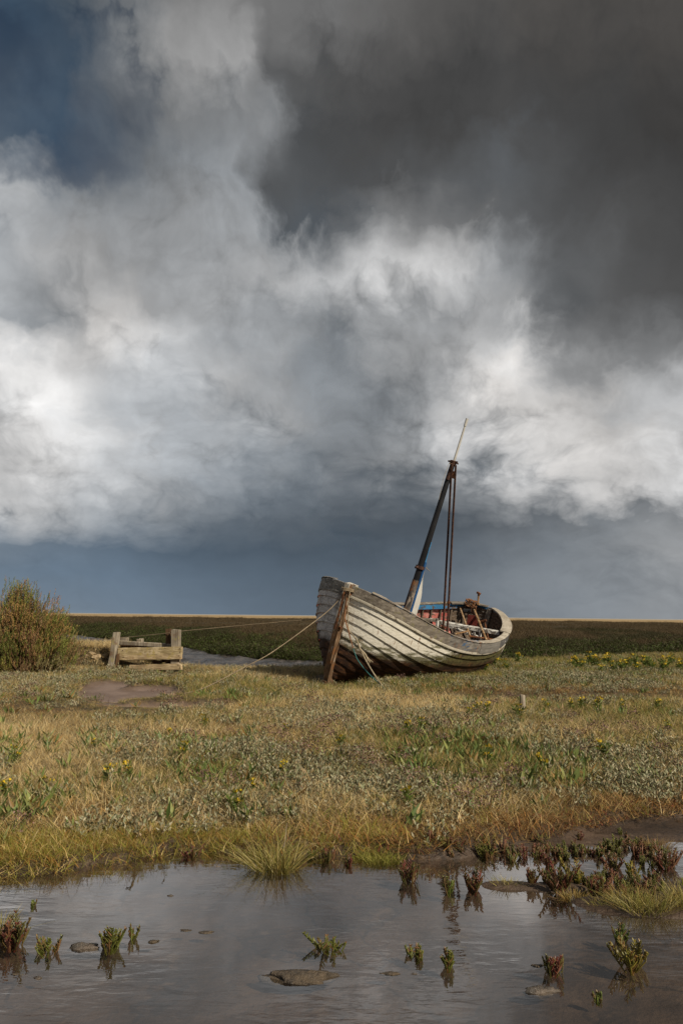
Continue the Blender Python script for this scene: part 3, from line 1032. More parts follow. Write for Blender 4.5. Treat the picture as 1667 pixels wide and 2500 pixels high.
    for y in (-0.5, 0.1, 0.62):
        mb = MB()
        mb.beam((-BL * 0.56, y, 0.35), (-BL * 0.56, y, 0.74), 0.06, 0.06, up=(1, 0, 0), rag=0.008)
        mb.build('thwart_support', M['white_wood'], boat)
    # fore-and-aft side bench along the far side
    mb = MB()
    pts = [(-BL * t, -(y_at(t, 0.72) - 0.22), 0.72) for t in np.linspace(0.57, 0.86, 6)]
    for a, c_ in zip(pts[:-1], pts[1:]):
        mb.beam(a, c_, 0.18, 0.03, rag=0.003)
    mb.build('side_bench', M['rib'], boat)
    mb = MB()
    mb.beam((-BL * 0.655, -0.45, 0.45), (-BL * 0.655, 0.30, 0.45), 0.55, 0.30, rag=0.015)
    mb.build('engine_box', M['rust_dark'], boat)
    # rusted rods lying about inside
    def rod(p0, p1, r, mk, name='rusty_rod'):
        mb = MB()
        p0, p1 = np.asarray(p0), np.asarray(p1)
        mb.tube([p0 + (p1 - p0) * t for t in (0, 0.33, 0.66, 1)], r, 7)
        return mb.build(name, M[mk], boat, smooth=True)
    rod(bray(1123, 1486, 0, -5.2), bray(1148, 1556, 0, -4.2), 0.021, 'rust_pale')
    rod(bray(1157, 1489, 0, -5.3), bray(1187, 1564, 0, -4.2), 0.026, 'rust_pale')
    rod(bray(1182, 1516, 0, -5.2), bray(1192, 1564, 0, -4.3), 0.018, 'rust')
    rod(bray(1110, 1548, 0, -3.7), bray(1143, 1541, 0, -4.3), 0.018, 'rust_pale')
    rod(bray(1145, 1553, 0, -4.1), bray(1206, 1562, 0, -4.4), 0.022, 'rust')
    rod(bray(1170, 1520, 0, -5.1), bray(1186, 1514, 0, -5.1), 0.03, 'rust')
    mb = MB()
    mb.beam(bray(1071, 1519, 0, -4.35), bray(1219, 1546, 0, -4.75), 0.16, 0.085, rag=0.012, seg=6)
    mb.build('thwart', M['white_wood'], boat)
    mb = MB()
    mb.beam(bray(1026, 1514, 0, -4.2), bray(1062, 1514, 0, -4.28), 0.16, 0.06, rag=0.012, seg=3)
    mb.build('thwart', M['grey_wood'], boat)
    mb = MB()
    mb.beam(bray(1067, 1511, 0, -4.26), bray(1066, 1540, 0, -4.26), 0.055, 0.05, up=(1, 0, 0), rag=0.01, seg=2)
    mb.build('thwart_support', M['white_wood'], boat)
    for px in (1158, 1172):
        mb = MB()
        mb.beam(bray(px, 1535, 0, -4.55), bray(px - 1, 1560, 0, -4.55), 0.05, 0.04, up=(1, 0, 0), rag=0.01, seg=2)
        mb.build('thwart_support', M['white_wood'], boat)
    mb = MB()
    mb.beam(bray(1140, 1515, 0, -5.05), bray(1167, 1518, 0, -5.1), 0.03, 0.26, rag=0.012, seg=2)
    mb.build('red_bulkhead', M['red_board'], boat)
    mb = MB()
    c0 = bray(1203, 1556, 0, -4.75)
    mb.tube([c0 + np.array([0.05 * math.cos(a), 0.13 * math.cos(a), 0.10 * math.sin(a)]) for a in np.linspace(-0.2, math.pi * 1.05, 16)], 0.024, 8)
    mb.build('bent_hoop', M['fleck_grey'], boat, smooth=True)
    # black rubber block and tangle of rope on the far quarter
    mb = MB()
    mb.beam(bray(1131, 1490, 0, -5.30), bray(1149, 1491, 0, -5.36), 0.06, 0.07, rag=0.006)
    mb.build('rubber_block', M['black'], boat)
    mb = MB()
    cc = bray(1149, 1474, 0, -5.5)
    for q in range(9):
        ph = rng.random(3) * 6
        pts = [cc + np.array([0.10 * math.sin(t * 1.3 + ph[0]), 0.11 * math.sin(t * 1.9 + ph[1]), 0.075 * math.sin(t * 1.6 + ph[2]) + 0.01]) for t in np.linspace(0, 4.5, 22)]
        mb.tube(pts, 0.011, 5)
    mb.build('rope_tangle', M['rope_rust'], boat, smooth=True)
    mb = MB()
    c1 = bray(1156, 1489, 0, -5.3)
    mb.tube([c1 + np.array([0.01, 0.06 * math.cos(a), 0.075 * math.sin(a)]) for a in np.linspace(0, 2 * math.pi, 18)], 0.011, 6)
    mb.build('iron_ring', M['rust'], boat, smooth=True)
    # stern fitting standing on the far quarter: a rusty post with a T head
    p0, p1 = bray(1166, 1477, 0, -5.62), bray(1168, 1449, 0, -5.64)
    mb = MB()
    mb.tube([p0, p0 + (p1 - p0) * 0.15, p0 + (p1 - p0) * 0.2, p1], [0.045, 0.045, 0.022, 0.026], 8)
    post = mb.build('iron_post', M['rust_pale'], boat, smooth=True)
    mb = MB()
    mb.beam(p1 + np.array([0.03, 0.05, 0.0]), p1 + np.array([-0.02, -0.05, 0.01]), 0.05, 0.045, rag=0.015)
    mb.build('post_head', M['rust'], post)

    # mast
    mt_ = 0.345
    mb0 = np.array([-BL * mt_, 0, 0.15]); md = np.array([-math.sin(R(3.8)), 0, math.cos(R(3.8))])
    def mp(h): return mb0 + md * h
    def hpx(px, py):
        """height along the mast that shows at this pixel"""
        hs = np.linspace(0.5, 6, 400)
        X, Y = proj(np.array([b2w(mp(h)) for h in hs]))
        return float(hs[np.argmin((X - px) ** 2 + (Y - py) ** 2)])
    ht, hb, hl = hpx(1105, 1128), hpx(1019, 1383), hpx(990, 1490)
    mb = MB()
    mb.tube([mp(h) for h in np.linspace(hb - 0.25, ht, 9)], list(np.linspace(0.062, 0.047, 9)), 12)
    mast = mb.build('mast', M['black_mast'], boat, smooth=True)
    mb = MB()
    mb.tube([mp(h) for h in np.linspace(0.0, hb - 0.252, 6)], list(np.linspace(0.088, 0.068, 6)), 12)
    foot = mb.build('mast_foot', M['mast_foot'], boat, smooth=True)
    aftv = np.array([-1, 0, 0]); pv = np.array([0, 1, 0])
    # blue cheek on the near side, white plank on the after side
    mb = MB()
    mb.beam(mp(0.3) + pv * 0.082 + aftv * 0.035, mp(hb + 0.12) + pv * 0.065 + aftv * 0.03, 0.03, 0.062, up=aftv, rag=0.006, seg=6)
    mb.build('blue_cheek', M['blue_dark'], boat)
    v, f = [], []
    hs = np.linspace(0.3, hb - 0.05, 12)
    for h in hs:
        q = (h - 0.3) / (hb - 0.35)
        wd = 0.21 * (1 - sstep(0.62, 1.0, np.array(q))) + 0.03
        for (a, c_) in ((0.05, 0.075), (0.05 + wd, 0.075), (0.05 + wd, 0.025), (0.05, 0.025)):
            v.append(mp(h) + aftv * (a + random.uniform(-.004, .004)) + pv * c_)
    for i in range(11):
        for q in range(4): f.append((i * 4 + q, i * 4 + (q + 1) % 4, (i + 1) * 4 + (q + 1) % 4, (i + 1) * 4 + q))
    f.append((3, 2, 1, 0)); f.append(tuple(44 + q for q in range(4)))
    mesh_obj('white_plank', np.array(v), f, M['white_plank'], boat)
    mb = MB()
    mb.beam(mp(hb + 0.1) + aftv * 0.062 + pv * 0.03, mp(hb + 0.5) + aftv * 0.058 + pv * 0.02, 0.03, 0.05, up=aftv, rag=0.02, seg=3)
    mb.build('splintered_batten', M['blue'], boat)
    mb = MB()
    mb.tube([mp(hb + 0.5) + aftv * 0.062, mp(hb + 1.35) + aftv * 0.056], [0.012, 0.006], 5)
    mb.build('conduit', M['pale_cap'], boat)
    # iron band with cleat pins
    mb = MB()
    mb.tube([mp(hb - 0.03), mp(hb + 0.03)], 0.088, 12)
    band = mb.build('iron_band', M['rust_dark'], mast)
    for sgn in (1, -1):
        mb = MB()
        mb.tube([mp(hb) + aftv * sgn * 0.08, mp(hb) + aftv * sgn * 0.17 + md * (0.01 * sgn)], [0.026, 0.022], 6)
        mb.build('pin', M['rust_dark'], band)
    mb = MB()
    mb.tube([mp(hb + 0.02) + aftv * 0.1 + pv * 0.07, mp(hb - 0.05) + aftv * 0.3 + pv * 0.07], [0.008, 0.003], 5)
    mb.build('wire_end', M['rope'], band)
    # masthead iron work
    mb = MB()
    mb.tube([mp(ht - 0.05), mp(ht + 0.03)], 0.066, 10)
    head = mb.build('masthead_cap', M['rust_dark'], mast)
    for a, c_, r in (((0.10, 0.02), (-0.19, 0.0), 0.018), ((0.02, 0.10), (0.02, -0.10), 0.018)):
        mb = MB()
        mb.tube([mp(ht + 0.02) - aftv * a[0] + pv * a[1], mp(ht + 0.0) - aftv * c_[0] + pv * c_[1]], r, 6)
        mb.build('cross_pin', M['rust_dark'], head)
    mb = MB()
    mb.tube([mp(ht - 0.16) + aftv * 0.10 + pv * 0.03, mp(ht - 0.22) + aftv * 0.115 + pv * 0.03, mp(ht - 0.30) + aftv * 0.12 + pv * 0.03], [0.03, 0.05, 0.03], 8)
    mb.build('pulley_block', M['rust'], head, smooth=True)
    mb = MB()
    mb.beam(mp(ht - 0.35) + pv * 0.02 - aftv * 0.045, mp(ht - 0.02) + pv * 0.02 - aftv * 0.045, 0.05, 0.05, up=aftv, rag=0.01)
    mb.build('iron_fork', M['rust_dark'], head)
    mb = MB()
    mb.tube([mp(ht - 0.02) - aftv * 0.08, mp(ht - 0.05) - aftv * 0.14, mp(ht - 0.35) - aftv * 0.17, mp(ht - 0.75) - aftv * 0.09], 0.004, 4)
    mb.build('loose_wire', M['rope'], head)
    # thin white topmast
    pole_top = None
    best = 1e9
    for h in np.linspace(0.6, 1.6, 60):
        for k in np.linspace(-0.25, 0.25, 30):
            p = mp(ht) + md * h + aftv * k
            X, Y = proj(b2w(p))
            e = (X[0] - 1140) ** 2 + (Y[0] - 1021) ** 2
            if e < best: best, pole_top = e, p
    mb = MB()
    a = mp(ht - 0.02) + aftv * 0.02
    mb.tube([a, a + (pole_top - a) * 0.5, a + (pole_top - a) * 0.84], [0.025, 0.022, 0.019], 10)
    pole = mb.build('topmast', M['white_pole'], boat, smooth=True)
    mb = MB()
    mb.tube([a + (pole_top - a) * 0.835, a + (pole_top - a) * 0.84, pole_top], [0.027, 0.027, 0.028], 10)
    mb.build('topmast_sleeve', M['white_pole'], pole, smooth=True)
    # two rusty poles dropping from the masthead into the boat
    for (tx, ty, bx, by, off) in ((1102, 1132, 1081, 1533, 0.05), (1112, 1136, 1091, 1539, 0.10)):
        p0 = bray(tx, ty, 1, off)
        p1 = bray(bx - 3, by + 65, 2, 0.38)
        mb = MB()
        q = p0 + (p1 - p0) * 0.83
        mb.tube([p0, q, q + (p1 - p0) * 0.002, p1], [0.020, 0.022, 0.029, 0.030], 8)
        pl = mb.build('rusty_pole', M['rust_dark'], boat, smooth=True)
        mb = MB()
        c0 = p0 + (p1 - p0) * (0.69 if off > .06 else 0.835)
        mb.tube([c0, c0 + (p1 - p0) * 0.012], [0.034, 0.034], 8)
        mb.build('collar', M['rust'], pl)
    # ropes made fast round the stem head
    mb = MB()
    for q in range(3):
        mb.tube([np.array([0.01 + 0.15 * math.cos(a), 0.105 * math.sin(a), 1.66 + 0.018 * q + 0.012 * math.sin(a * 2)]) for a in np.linspace(0, 2 * math.pi, 20)], 0.011, 5)
    mb.build('stem_lashing', M['rope_dark'], boat, smooth=True)
    return boat


boat = build_boat()


# ropes and cords
def rope(name, pts, r, mk, label, n=40, group=None):
    P = np.array(pts, float)
    d = np.r_[0, np.cumsum(np.linalg.norm(np.diff(P, axis=0), axis=1))]
    # smooth interpolation through the points (Catmull-Rom)
    out = []
    Q = np.vstack([2 * P[0] - P[1], P, 2 * P[-1] - P[-2]])
    for i in range(len(P) - 1):
        p0, p1, p2, p3 = Q[i], Q[i + 1], Q[i + 2], Q[i + 3]
        for t in np.linspace(0, 1, max(3, n // (len(P) - 1)), endpoint=False):
            out.append(0.5 * ((2 * p1) + (-p0 + p2) * t + (2 * p0 - 5 * p1 + 4 * p2 - p3) * t * t + (-p0 + 3 * p1 - 3 * p2 + p3) * t ** 3))
    out.append(P[-1])
    mb = MB()
    mb.tube(out, r, 6)
    o = mb.build(name, M[mk], None, smooth=True)
    return tag(o, label, 'rope' if 'rope' in name else 'cord', group)


sb = b2w((0.10, -0.10, 1.55))
g0 = at(445, 1695, 0.12)
path = [b2w((0.14, 0.0, 1.62)), b2w((0.16, -0.07, 1.42))]
for px, py, q in ((783, 1506, 0.12), (668, 1590, 0.45), (601, 1627, 0.63), (507, 1676, 0.85)):
    yy = path[1][1] + (g0[1] - path[1][1]) * q
    path.append(atd(px, py, yy))
path += [g0, at(380, 1708, 0.08), at(300, 1716, 0.06), at(235, 1714, 0.06), at(150, 1714, 0.11)]
rope('mooring_rope', path, 0.0075, 'rope_dark', 'long tan mooring rope sagging from the bow to the muddy ground at left', 80)
P0 = at(262, 1557, 0.75)
rope('mooring_rope', [(-4.9, 17.35, 0.72), atd(320, 1555, 17.2), atd(407, 1546, 16.7), atd(442, 1541, 16.6), atd(600, 1526, 16.3), atd(700, 1517, 16.1), atd(783, 1509, 15.9), b2w((-1.6, -1.15, 0.95))],
     0.007, 'rope_dark', 'thin taut line from the jetty posts to the far side of the boat', 60)
ga = at(946, 1690, 0.12)
rope('mooring_rope', [b2w((0.1, 0.09, 1.66)), b2w((0.08, 0.12, 1.4)), b2w((0.0, 0.20, 1.05)), atd(868, 1560, 13.45), atd(892, 1610, 13.3), (ga + atd(892, 1610, 13.3)) / 2 + np.array([0, 0, -0.03]), ga],
     0.010, 'rope', 'pale rope hanging down the bow planks and pegged into the grass', 60)
rope('hanging_cord', [b2w((0.12, 0.08, 1.55)), b2w((0.10, 0.12, 1.25)), atd(850, 1540, 13.5), atd(862, 1583, 13.45)], 0.011, 'rope_rust', 'rust-stained cord hanging from the stem down to a teal knot', 30)
gb = at(952, 1692, 0.12)
rope('hanging_cord', [atd(862, 1583, 13.45), atd(868, 1600, 13.4), atd(875, 1614, 13.35), atd(900, 1645, 13.1), gb], 0.008, 'teal', 'thin teal cord running from a knot by the bow into the grass', 30)
# frayed rope end hanging beside the bow
mb = MB()
a0 = atd(868, 1556, 13.42)
a1 = atd(897, 1608, 13.36)
mb.tube([a0, (a0 + a1) / 2 + np.array([-0.02, 0, -0.02]), a0 + (a1 - a0) * 0.8, a1], [0.012, 0.016, 0.018, 0.012], 6)
for q in range(14):
    e = a1 + np.array([rng.normal(0.05, 0.035), rng.normal(0, 0.02), rng.normal(-0.06, 0.02)])
    mb.tube([a0 + (a1 - a0) * 0.85, a1 + (e - a1) * 0.4 + rng.normal(0, 0.008, 3), e], [0.006, 0.005, 0.003], 4)
o = mb.build('frayed_rope', M['rope'], None, smooth=True)
tag(o, 'frayed rope end hanging against the dark lower planks of the bow', 'rope')

# ------------------------------------------------------------------ vegetation building blocks
def blade_mesh(n, rad, hmin, hmax, w, lean, cols, seg=2, bend=0.6, base=None, dirbias=None):
    """n curved tapering blades; returns verts, quads(tri as degenerate-free tris), colours"""
    V, Fc, C = [], [], []
    for i in range(n):
        a, r_ = rng.random() * 2 * math.pi, rad * math.sqrt(rng.random())
        p = np.array([r_ * math.cos(a), r_ * math.sin(a), 0.0]) if base is None else np.array(base[i], float)
        h = hmin + (hmax - hmin) * rng.random()
        la = rng.random() * 2 * math.pi if dirbias is None else rng.normal(dirbias, 0.9)
        ln = lean * (0.25 + rng.random())
        d = np.array([math.cos(la) * ln, math.sin(la) * ln, 1.0]); d /= np.linalg.norm(d)
        fa = rng.random() * math.pi
        side = np.array([math.cos(fa), math.sin(fa), 0.0])
        bd = np.array([math.cos(la), math.sin(la), -0.5]) * bend * ln * h
        c = np.array(cols[rng.integers(len(cols))]) * (0.8 + 0.4 * rng.random())
        k = len(V)
        ww = w * (0.7 + 0.6 * rng.random())
        for s in range(seg + 1):
            t = s / seg
            q = p + d * h * t + bd * t * t
            q[2] = max(q[2], 0.004)
            hw = ww * (1 - t * 0.75) / 2
            if s == seg:
                V.append(q); C.append(c)
            else:
                V.append(q - side * hw); V.append(q + side * hw); C += [c, c]
        for s in range(seg - 1):
            Fc.append((k + 2 * s, k + 2 * s + 1, k + 2 * s + 3)); Fc.append((k + 2 * s, k + 2 * s + 3, k + 2 * s + 2))
        s = seg - 1
        Fc.append((k + 2 * s, k + 2 * s + 1, k + 2 * s + 2))
    return np.array(V), np.array(Fc), np.array(C)


def leaf_quads(P, D, N, L, W, cols, V, Fc, C, fold=0.25):
    """pointed oval leaves: base P, direction D, width direction N"""
    for p, d, nn in zip(P, D, N):
        c = np.array(cols[rng.integers(len(cols))]) * (0.8 + 0.4 * rng.random())
        l, w = L * (0.7 + 0.6 * rng.random()), W * (0.75 + 0.5 * rng.random())
        up = np.cross(nn, d)
        k = len(V)
        V += [p, p + d * l * 0.45 + nn * w / 2 + up * fold * w, p + d * l + up * 0.0, p + d * l * 0.45 - nn * w / 2 + up * fold * w]
        C += [c] * 4
        Fc += [(k, k + 1, k + 2), (k, k + 2, k + 3)]


def rdir(n, zmin=-0.2, zmax=1.0):
    a = rng.random(n) * 2 * math.pi
    z = zmin + (zmax - zmin) * rng.random(n)
    r_ = np.sqrt(np.clip(1 - z * z, 0, 1))
    return np.stack([r_ * np.cos(a), r_ * np.sin(a), z], 1)


def perp(D):
    Q = np.cross(D, rdir(len(D), -1, 1))
    return Q / (np.linalg.norm(Q, axis=1, keepdims=True) + 1e-9)


def purslane_mesh(rad=0.11, nst=16, h=0.10, cols=((0.3, 0.32, 0.24),), L=0.024, W=0.011, per=8, stemcol=(0.13, 0.085, 0.05)):
    V, Fc, C = [], [], []
    for i in range(nst):
        a, r_ = rng.random() * 6.28, rad * math.sqrt(rng.random())
        p = np.array([r_ * math.cos(a), r_ * math.sin(a), 0])
        d = np.array([rng.normal(0, .35), rng.normal(0, .35), 1.0]); d /= np.linalg.norm(d)
        hh = h * (0.5 + 0.7 * rng.random())
        k = len(V)
        V += [p - np.array([.002, 0, 0]), p + np.array([.002, 0, 0]), p + d * hh]
        C += [np.array(stemcol)] * 3
        Fc.append((k, k + 1, k + 2))
        ts = np.linspace(0.25, 1.0, per)
        P = p + d * hh * ts[:, None]
        D = rdir(per, 0.45, 0.99)
        leaf_quads(P, D, perp(D), L, W, cols, V, Fc, C)
    return np.array(V), np.array(Fc), np.array(C)


def merge(*ms):
    V, Fc, C, k = [], [], [], 0
    for v, f, c in ms:
        V.append(v); Fc.append(f + k); C.append(c); k += len(v)
    return np.concatenate(V), np.concatenate(Fc), np.concatenate(C)


_gn = None


def gn_tree(coll):
    """instance the clumps of a collection on the object's points"""
    t = bpy.data.node_groups.new('scatter_' + coll.name, 'GeometryNodeTree')
    t.interface.new_socket('Geometry', in_out='INPUT', socket_type='NodeSocketGeometry')
    t.interface.new_socket('Geometry', in_out='OUTPUT', socket_type='NodeSocketGeometry')
    N, Lk = t.nodes, t.links
    gi, go = N.new('NodeGroupInput'), N.new('NodeGroupOutput')
    ci = N.new('GeometryNodeCollectionInfo')
    ci.inputs['Collection'].default_value = coll
    ci.inputs['Separate Children'].default_value = True
    ci.inputs['Reset Children'].default_value = True
    ip = N.new('GeometryNodeInstanceOnPoints')
    ip.inputs['Pick Instance'].default_value = True
    def attr(nm, ty):
        a = N.new('GeometryNodeInputNamedAttribute')
        a.data_type = ty
        a.inputs[0].default_value = nm
        return a.outputs[0]
    er = N.new('FunctionNodeEulerToRotation')
    Lk.new(attr('rot', 'FLOAT_VECTOR'), er.inputs[0])
    Lk.new(gi.outputs[0], ip.inputs['Points'])
    Lk.new(ci.outputs[0], ip.inputs['Instance'])
    Lk.new(attr('vid', 'INT'), ip.inputs['Instance Index'])
    Lk.new(er.outputs[0], ip.inputs['Rotation'])
    Lk.new(attr('scl', 'FLOAT_VECTOR'), ip.inputs['Scale'])
    Lk.new(ip.outputs[0], go.inputs[0])
    return t


def scatter(name, pts, scl, variants, mt, label, cat, tilt=0.12, sz=None):
    coll = bpy.data.collections.new(name + '_clumps')
    for k, (v, f, c) in enumerate(variants):
        o = mesh_obj(name + '_clump', v, f, mt, False, col=c)
        coll.objects.link(o)
    me = bpy.data.meshes.new(name)
    n = len(pts)
    me.vertices.add(n)
    me.vertices.foreach_set('co', np.asarray(pts, np.float32).ravel())
    rot = np.stack([rng.normal(0, tilt, n), rng.normal(0, tilt, n), rng.random(n) * 6.283], 1).astype(np.float32)
    sc = np.repeat(np.asarray(scl, np.float32)[:, None], 3, 1)
    if sz is not None: sc[:, 2] *= sz
    for nm, ty, arr, key in (('rot', 'FLOAT_VECTOR', rot, 'vector'), ('scl', 'FLOAT_VECTOR', sc, 'vector'), ('vid', 'INT', rng.integers(0, len(variants), n).astype(np.int32), 'value')):
        a = me.attributes.new(nm, ty, 'POINT')
        a.data.foreach_set(key, arr.ravel())
    me.materials.append(mt)
    o = bpy.data.objects.new(name, me)
    COL.objects.link(o)
    md = o.modifiers.new('scatter', 'NODES')
    md.node_group = gn_tree(coll)
    tag(o, label, cat, kind='stuff')
    return o


# ------------------------------------------------------------------ meadow
def sample_land(d0, d1, dens, spread=0.56):
    """even spread over the wedge of land in front of the camera"""
    area = spread * (d1 * d1 - d0 * d0)
    n = int(area * dens)
    y = np.sqrt(d0 * d0 + (d1 * d1 - d0 * d0) * rng.random(n))
    x = (rng.random(n) * 2 - 1) * spread * y
    return x, y


def meadow_points(mult):
    X, Y = [], []
    for d0, d1, de in ((3.3, 5.5, 560), (5.5, 8.0, 400), (8.0, 12.0, 270), (12.0, 18.5, 160), (18.5, 27.0, 70)):
        x, y = sample_land(d0, d1, de * mult)
        X.append(x); Y.append(y)
    x, y = np.concatenate(X), np.concatenate(Y)
    sd = y - shore(x)
    ok = (sd > 0.06 * sstep(0.3, 1.2, x) - 0.02 + 0.06 * (vnoise(x * 7, y * 7, 3) - 0.5)) & (y < near_edge(x) + 0.5) & (mudmask(x, y) < 0.45)
    return x[ok], y[ok]


def boat_clear(x, y):
    """true where the hull does not sit"""
    p = np.stack([x, y, 0 * x + 0.15], 1) - BORG
    q = p @ BAX
    t = np.clip(-q[:, 0] / BL, 0, 1)
    bb = half_b(t) * 0.80
    inside = (q[:, 0] < 0.0) & (q[:, 0] > -BL) & (np.abs(q[:, 1]) < bb - 0.1)
    return ~inside


def pxy(x, y):
    return proj(np.stack([x, y, height(x, y)], 1))


def blob(px, py, L):
    w = np.zeros_like(px)
    for cx, cy, rx, ry, a in L:
        w = np.maximum(w, a * np.exp(-(((px - cx) / rx) ** 2 + ((py - cy) / ry) ** 2)))
    return w


def build_meadow():
    T = dict(straw=(0.60, 0.45, 0.21), tan=(0.46, 0.325, 0.145), pale=(0.62, 0.52, 0.31), brown=(0.24, 0.14, 0.06), green=(0.18, 0.20, 0.038), olive=(0.25, 0.21, 0.055),
             orange=(0.34, 0.17, 0.045), lime=(0.26, 0.27, 0.045), dark=(0.045, 0.055, 0.017), grey=(0.29, 0.255, 0.17))
    # dry tangled grass everywhere
    x, y = meadow_points(1.0)
    px, py = pxy(x, y)
    tr = trackmask(x, y)
    shore_d = y - shore(x)
    lat = fbm(x * 1.1, y * 1.1, 61, 4)
    clear = boat_clear(x, y)
    straw_w = 0.26 + blob(px, py, [(120, 1830, 260, 90, 1.0), (900, 1740, 500, 60, .5), (600, 1960, 500, 60, .35), (700, 1655, 130, 22, .9), (230, 1560, 90, 40, 1.4), (1250, 1780, 300, 50, .35)]) + 0.5 * (lat - 0.5)
    brown_w = 0.12 + blob(px, py, [(100, 1740, 350, 35, .9), (1000, 2040, 420, 50, .9), (1350, 1690, 400, 18, 1.2), (250, 2000, 400, 40, .5), (1500, 1960, 260, 50, .8), (650, 1780, 250, 30, .5)]) + 0.5 * (fbm(x * 1.4, y * 1.4, 62, 3) - 0.5)
    green_w = 0.22 + blob(px, py, [(1500, 1628, 240, 22, 1.5), (1100, 1890, 300, 60, .5), (300, 1900, 260, 50, .45), (550, 1690, 160, 30, .9), (1100, 1860, 420, 80, .55), (1250, 1640, 150, 30, .8), (760, 1670, 120, 30, .8), (960, 1668, 190, 24, 1.1), (380, 1750, 300, 25, .5), (1500, 1750, 300, 50, .5), (300, 1700, 200, 60, .5)]) + 0.5 * (fbm(x * 1.2, y * 1.2, 63, 3) - 0.5)
    edge_w = 1.5 * np.exp(-(shore_d / 0.32) ** 2) * (0.35 + 0.9 * sstep(750, 250, px) + 0.8 * np.exp(-((px - 900) / 90) ** 2)) + blob(px, py, [(60, 2090, 500, 40, .7)])
    rim_w = 1.0 * np.exp(-(shore_d / 0.35) ** 2) * (0.3 + sstep(600, 1000, px))
    W = np.stack([np.clip(straw_w, 0, 9), np.clip(brown_w, 0, 9), np.clip(green_w, 0, 9), np.clip(edge_w, 0, 9), np.clip(rim_w, 0, 9)], 1) ** 1.5
    W /= W.sum(1, keepdims=True)
    W = W ** 2.0
    W /= W.sum(1, keepdims=True)
    pick = (np.cumsum(W, 1) > rng.random(len(x))[:, None]).argmax(1)
    z = height(x, y) - 0.012
    sc = (0.75 + 0.6 * rng.random(len(x))) * (1 - 0.45 * np.clip(tr, 0, 1)) * (0.85 + 0.02 * np.minimum(y, 17))
    sc *= 0.82
    sc *= 0.70 + 0.6 * fbm(x * 2.1, y * 2.1, 64, 3)
    low = np.exp(-((x + 2.9) / 1.5) ** 4 - ((y - 10.4) / 1.5) ** 4) + np.exp(-((x + 3.8) / 1.1) ** 4 - ((y - 15.4) / 1.3) ** 4)
    sc *= 1 - 0.55 * np.clip(low, 0, 1)
    P = np.stack([x, y, z], 1)
    keep = clear & (rng.random(len(x)) > 0.35 * tr)
    def sel(k): return keep & (pick == k)
    g1 = [merge(blade_mesh(34, .13, .05, .16, .0045, .95, [T['straw'], T['tan'], T['pale'], T['grey']], 2, .9), blade_mesh(14, .12, .03, .08, .006, 1.2, [T['brown'], T['tan']], 2, .9)) for _ in range(6)]
    scatter('dry_grass', P[sel(0)], sc[sel(0)], g1, leaf_mat('dry_grass_blades', [(0.60, 0.53, 0.44), (0.92, 0.88, 0.80), (1.15, 1.08, 0.96)], 0.2),
            'tangled straw-coloured dry grass across the meadow', 'grass')
    g2 = [merge(blade_mesh(30, .13, .03, .11, .005, 1.0, [T['brown'], T['orange'], T['tan'], T['olive']], 2, .8), blade_mesh(14, .12, .02, .06, .007, 1.2, [T['brown'], (0.08, 0.05, 0.025)], 2, .8)) for _ in range(6)]
    scatter('brown_turf', P[sel(1)], sc[sel(1)] * 0.9, g2, leaf_mat('brown_turf_blades', [(0.6, 0.58, 0.55), (0.9, 0.88, 0.85), (1.1, 1.0, 0.9)], 0.2),
            'short reddish-brown turf in patches of the meadow', 'turf')
    g3 = [merge(blade_mesh(32, .13, .05, .14, .005, .7, [T['green'], T['olive'], T['dark'], T['tan']], 2, .7), blade_mesh(10, .12, .05, .12, .0045, .9, [T['straw'], T['grey']], 2, .8)) for _ in range(6)]
    scatter('green_grass', P[sel(2)], sc[sel(2)], g3, leaf_mat('green_grass_blades', [(0.7, 0.7, 0.65), (0.95, 0.95, 0.9), (1.05, 1.0, 0.9)], 0.25),
            'dull green grass mixed through the meadow', 'grass')
    g4 = [merge(blade_mesh(46, .12, .06, .17, .005, .8, [T['lime'], T['olive'], (0.34, 0.28, 0.06), T['straw'], T['orange']], 2, .9)) for _ in range(6)]
    scatter('waterside_grass', P[sel(3)], sc[sel(3)] * 0.76, g4, leaf_mat('waterside_grass_blades', [(0.7, 0.7, 0.6), (0.95, 0.95, 0.85), (1.1, 1.0, 0.85)], 0.25),
            'yellow-green grass fringing the edge of the pool', 'grass')
    g5 = [merge(blade_mesh(30, .12, .04, .13, .0045, 1.0, [T['orange'], T['brown'], T['tan'], (0.20, 0.12, 0.05)], 2, .9), blade_mesh(14, .12, .02, .07, .008, .9, [(0.10, 0.06, 0.025), (0.11, 0.10, 0.03), (0.20, 0.05, 0.035)], 2, .5)) for _ in range(6)]
    scatter('margin_turf', P[sel(4)], sc[sel(4)] * 0.9, g5, leaf_mat('margin_turf_blades', [(0.65, 0.62, 0.58), (0.95, 0.92, 0.85), (1.1, 1.0, 0.9)], 0.2),
            'rusty brown turf along the muddy margin of the pool', 'turf')

    # silver sea purslane
    x, y = meadow_points(0.55)
    px, py = pxy(x, y)
    w = 0.035 + 0.52 * blob(px, py, [(1150, 1960, 480, 55, .95), (640, 1860, 260, 60, .6), (1400, 1660, 300, 26, .75), (1000, 1665, 160, 20, .35), (90, 1660, 130, 22, 1.5), (300, 1650, 110, 22, .8), (720, 1640, 60, 16, .6),
                              (1450, 1900, 280, 70, .7), (250, 1950, 260, 40, .2), (900, 1760, 260, 40, .3)])
    w = w * (0.12 + 1.6 * sstep(0.38, 0.60, fbm(x * 1.2, y * 1.2, 65, 4))) * (1 - np.clip(trackmask(x, y) * 1.2, 0, 1)) * sstep(0.05, 0.35, y - shore(x))
    ok = (rng.random(len(x)) < w) & boat_clear(x, y)
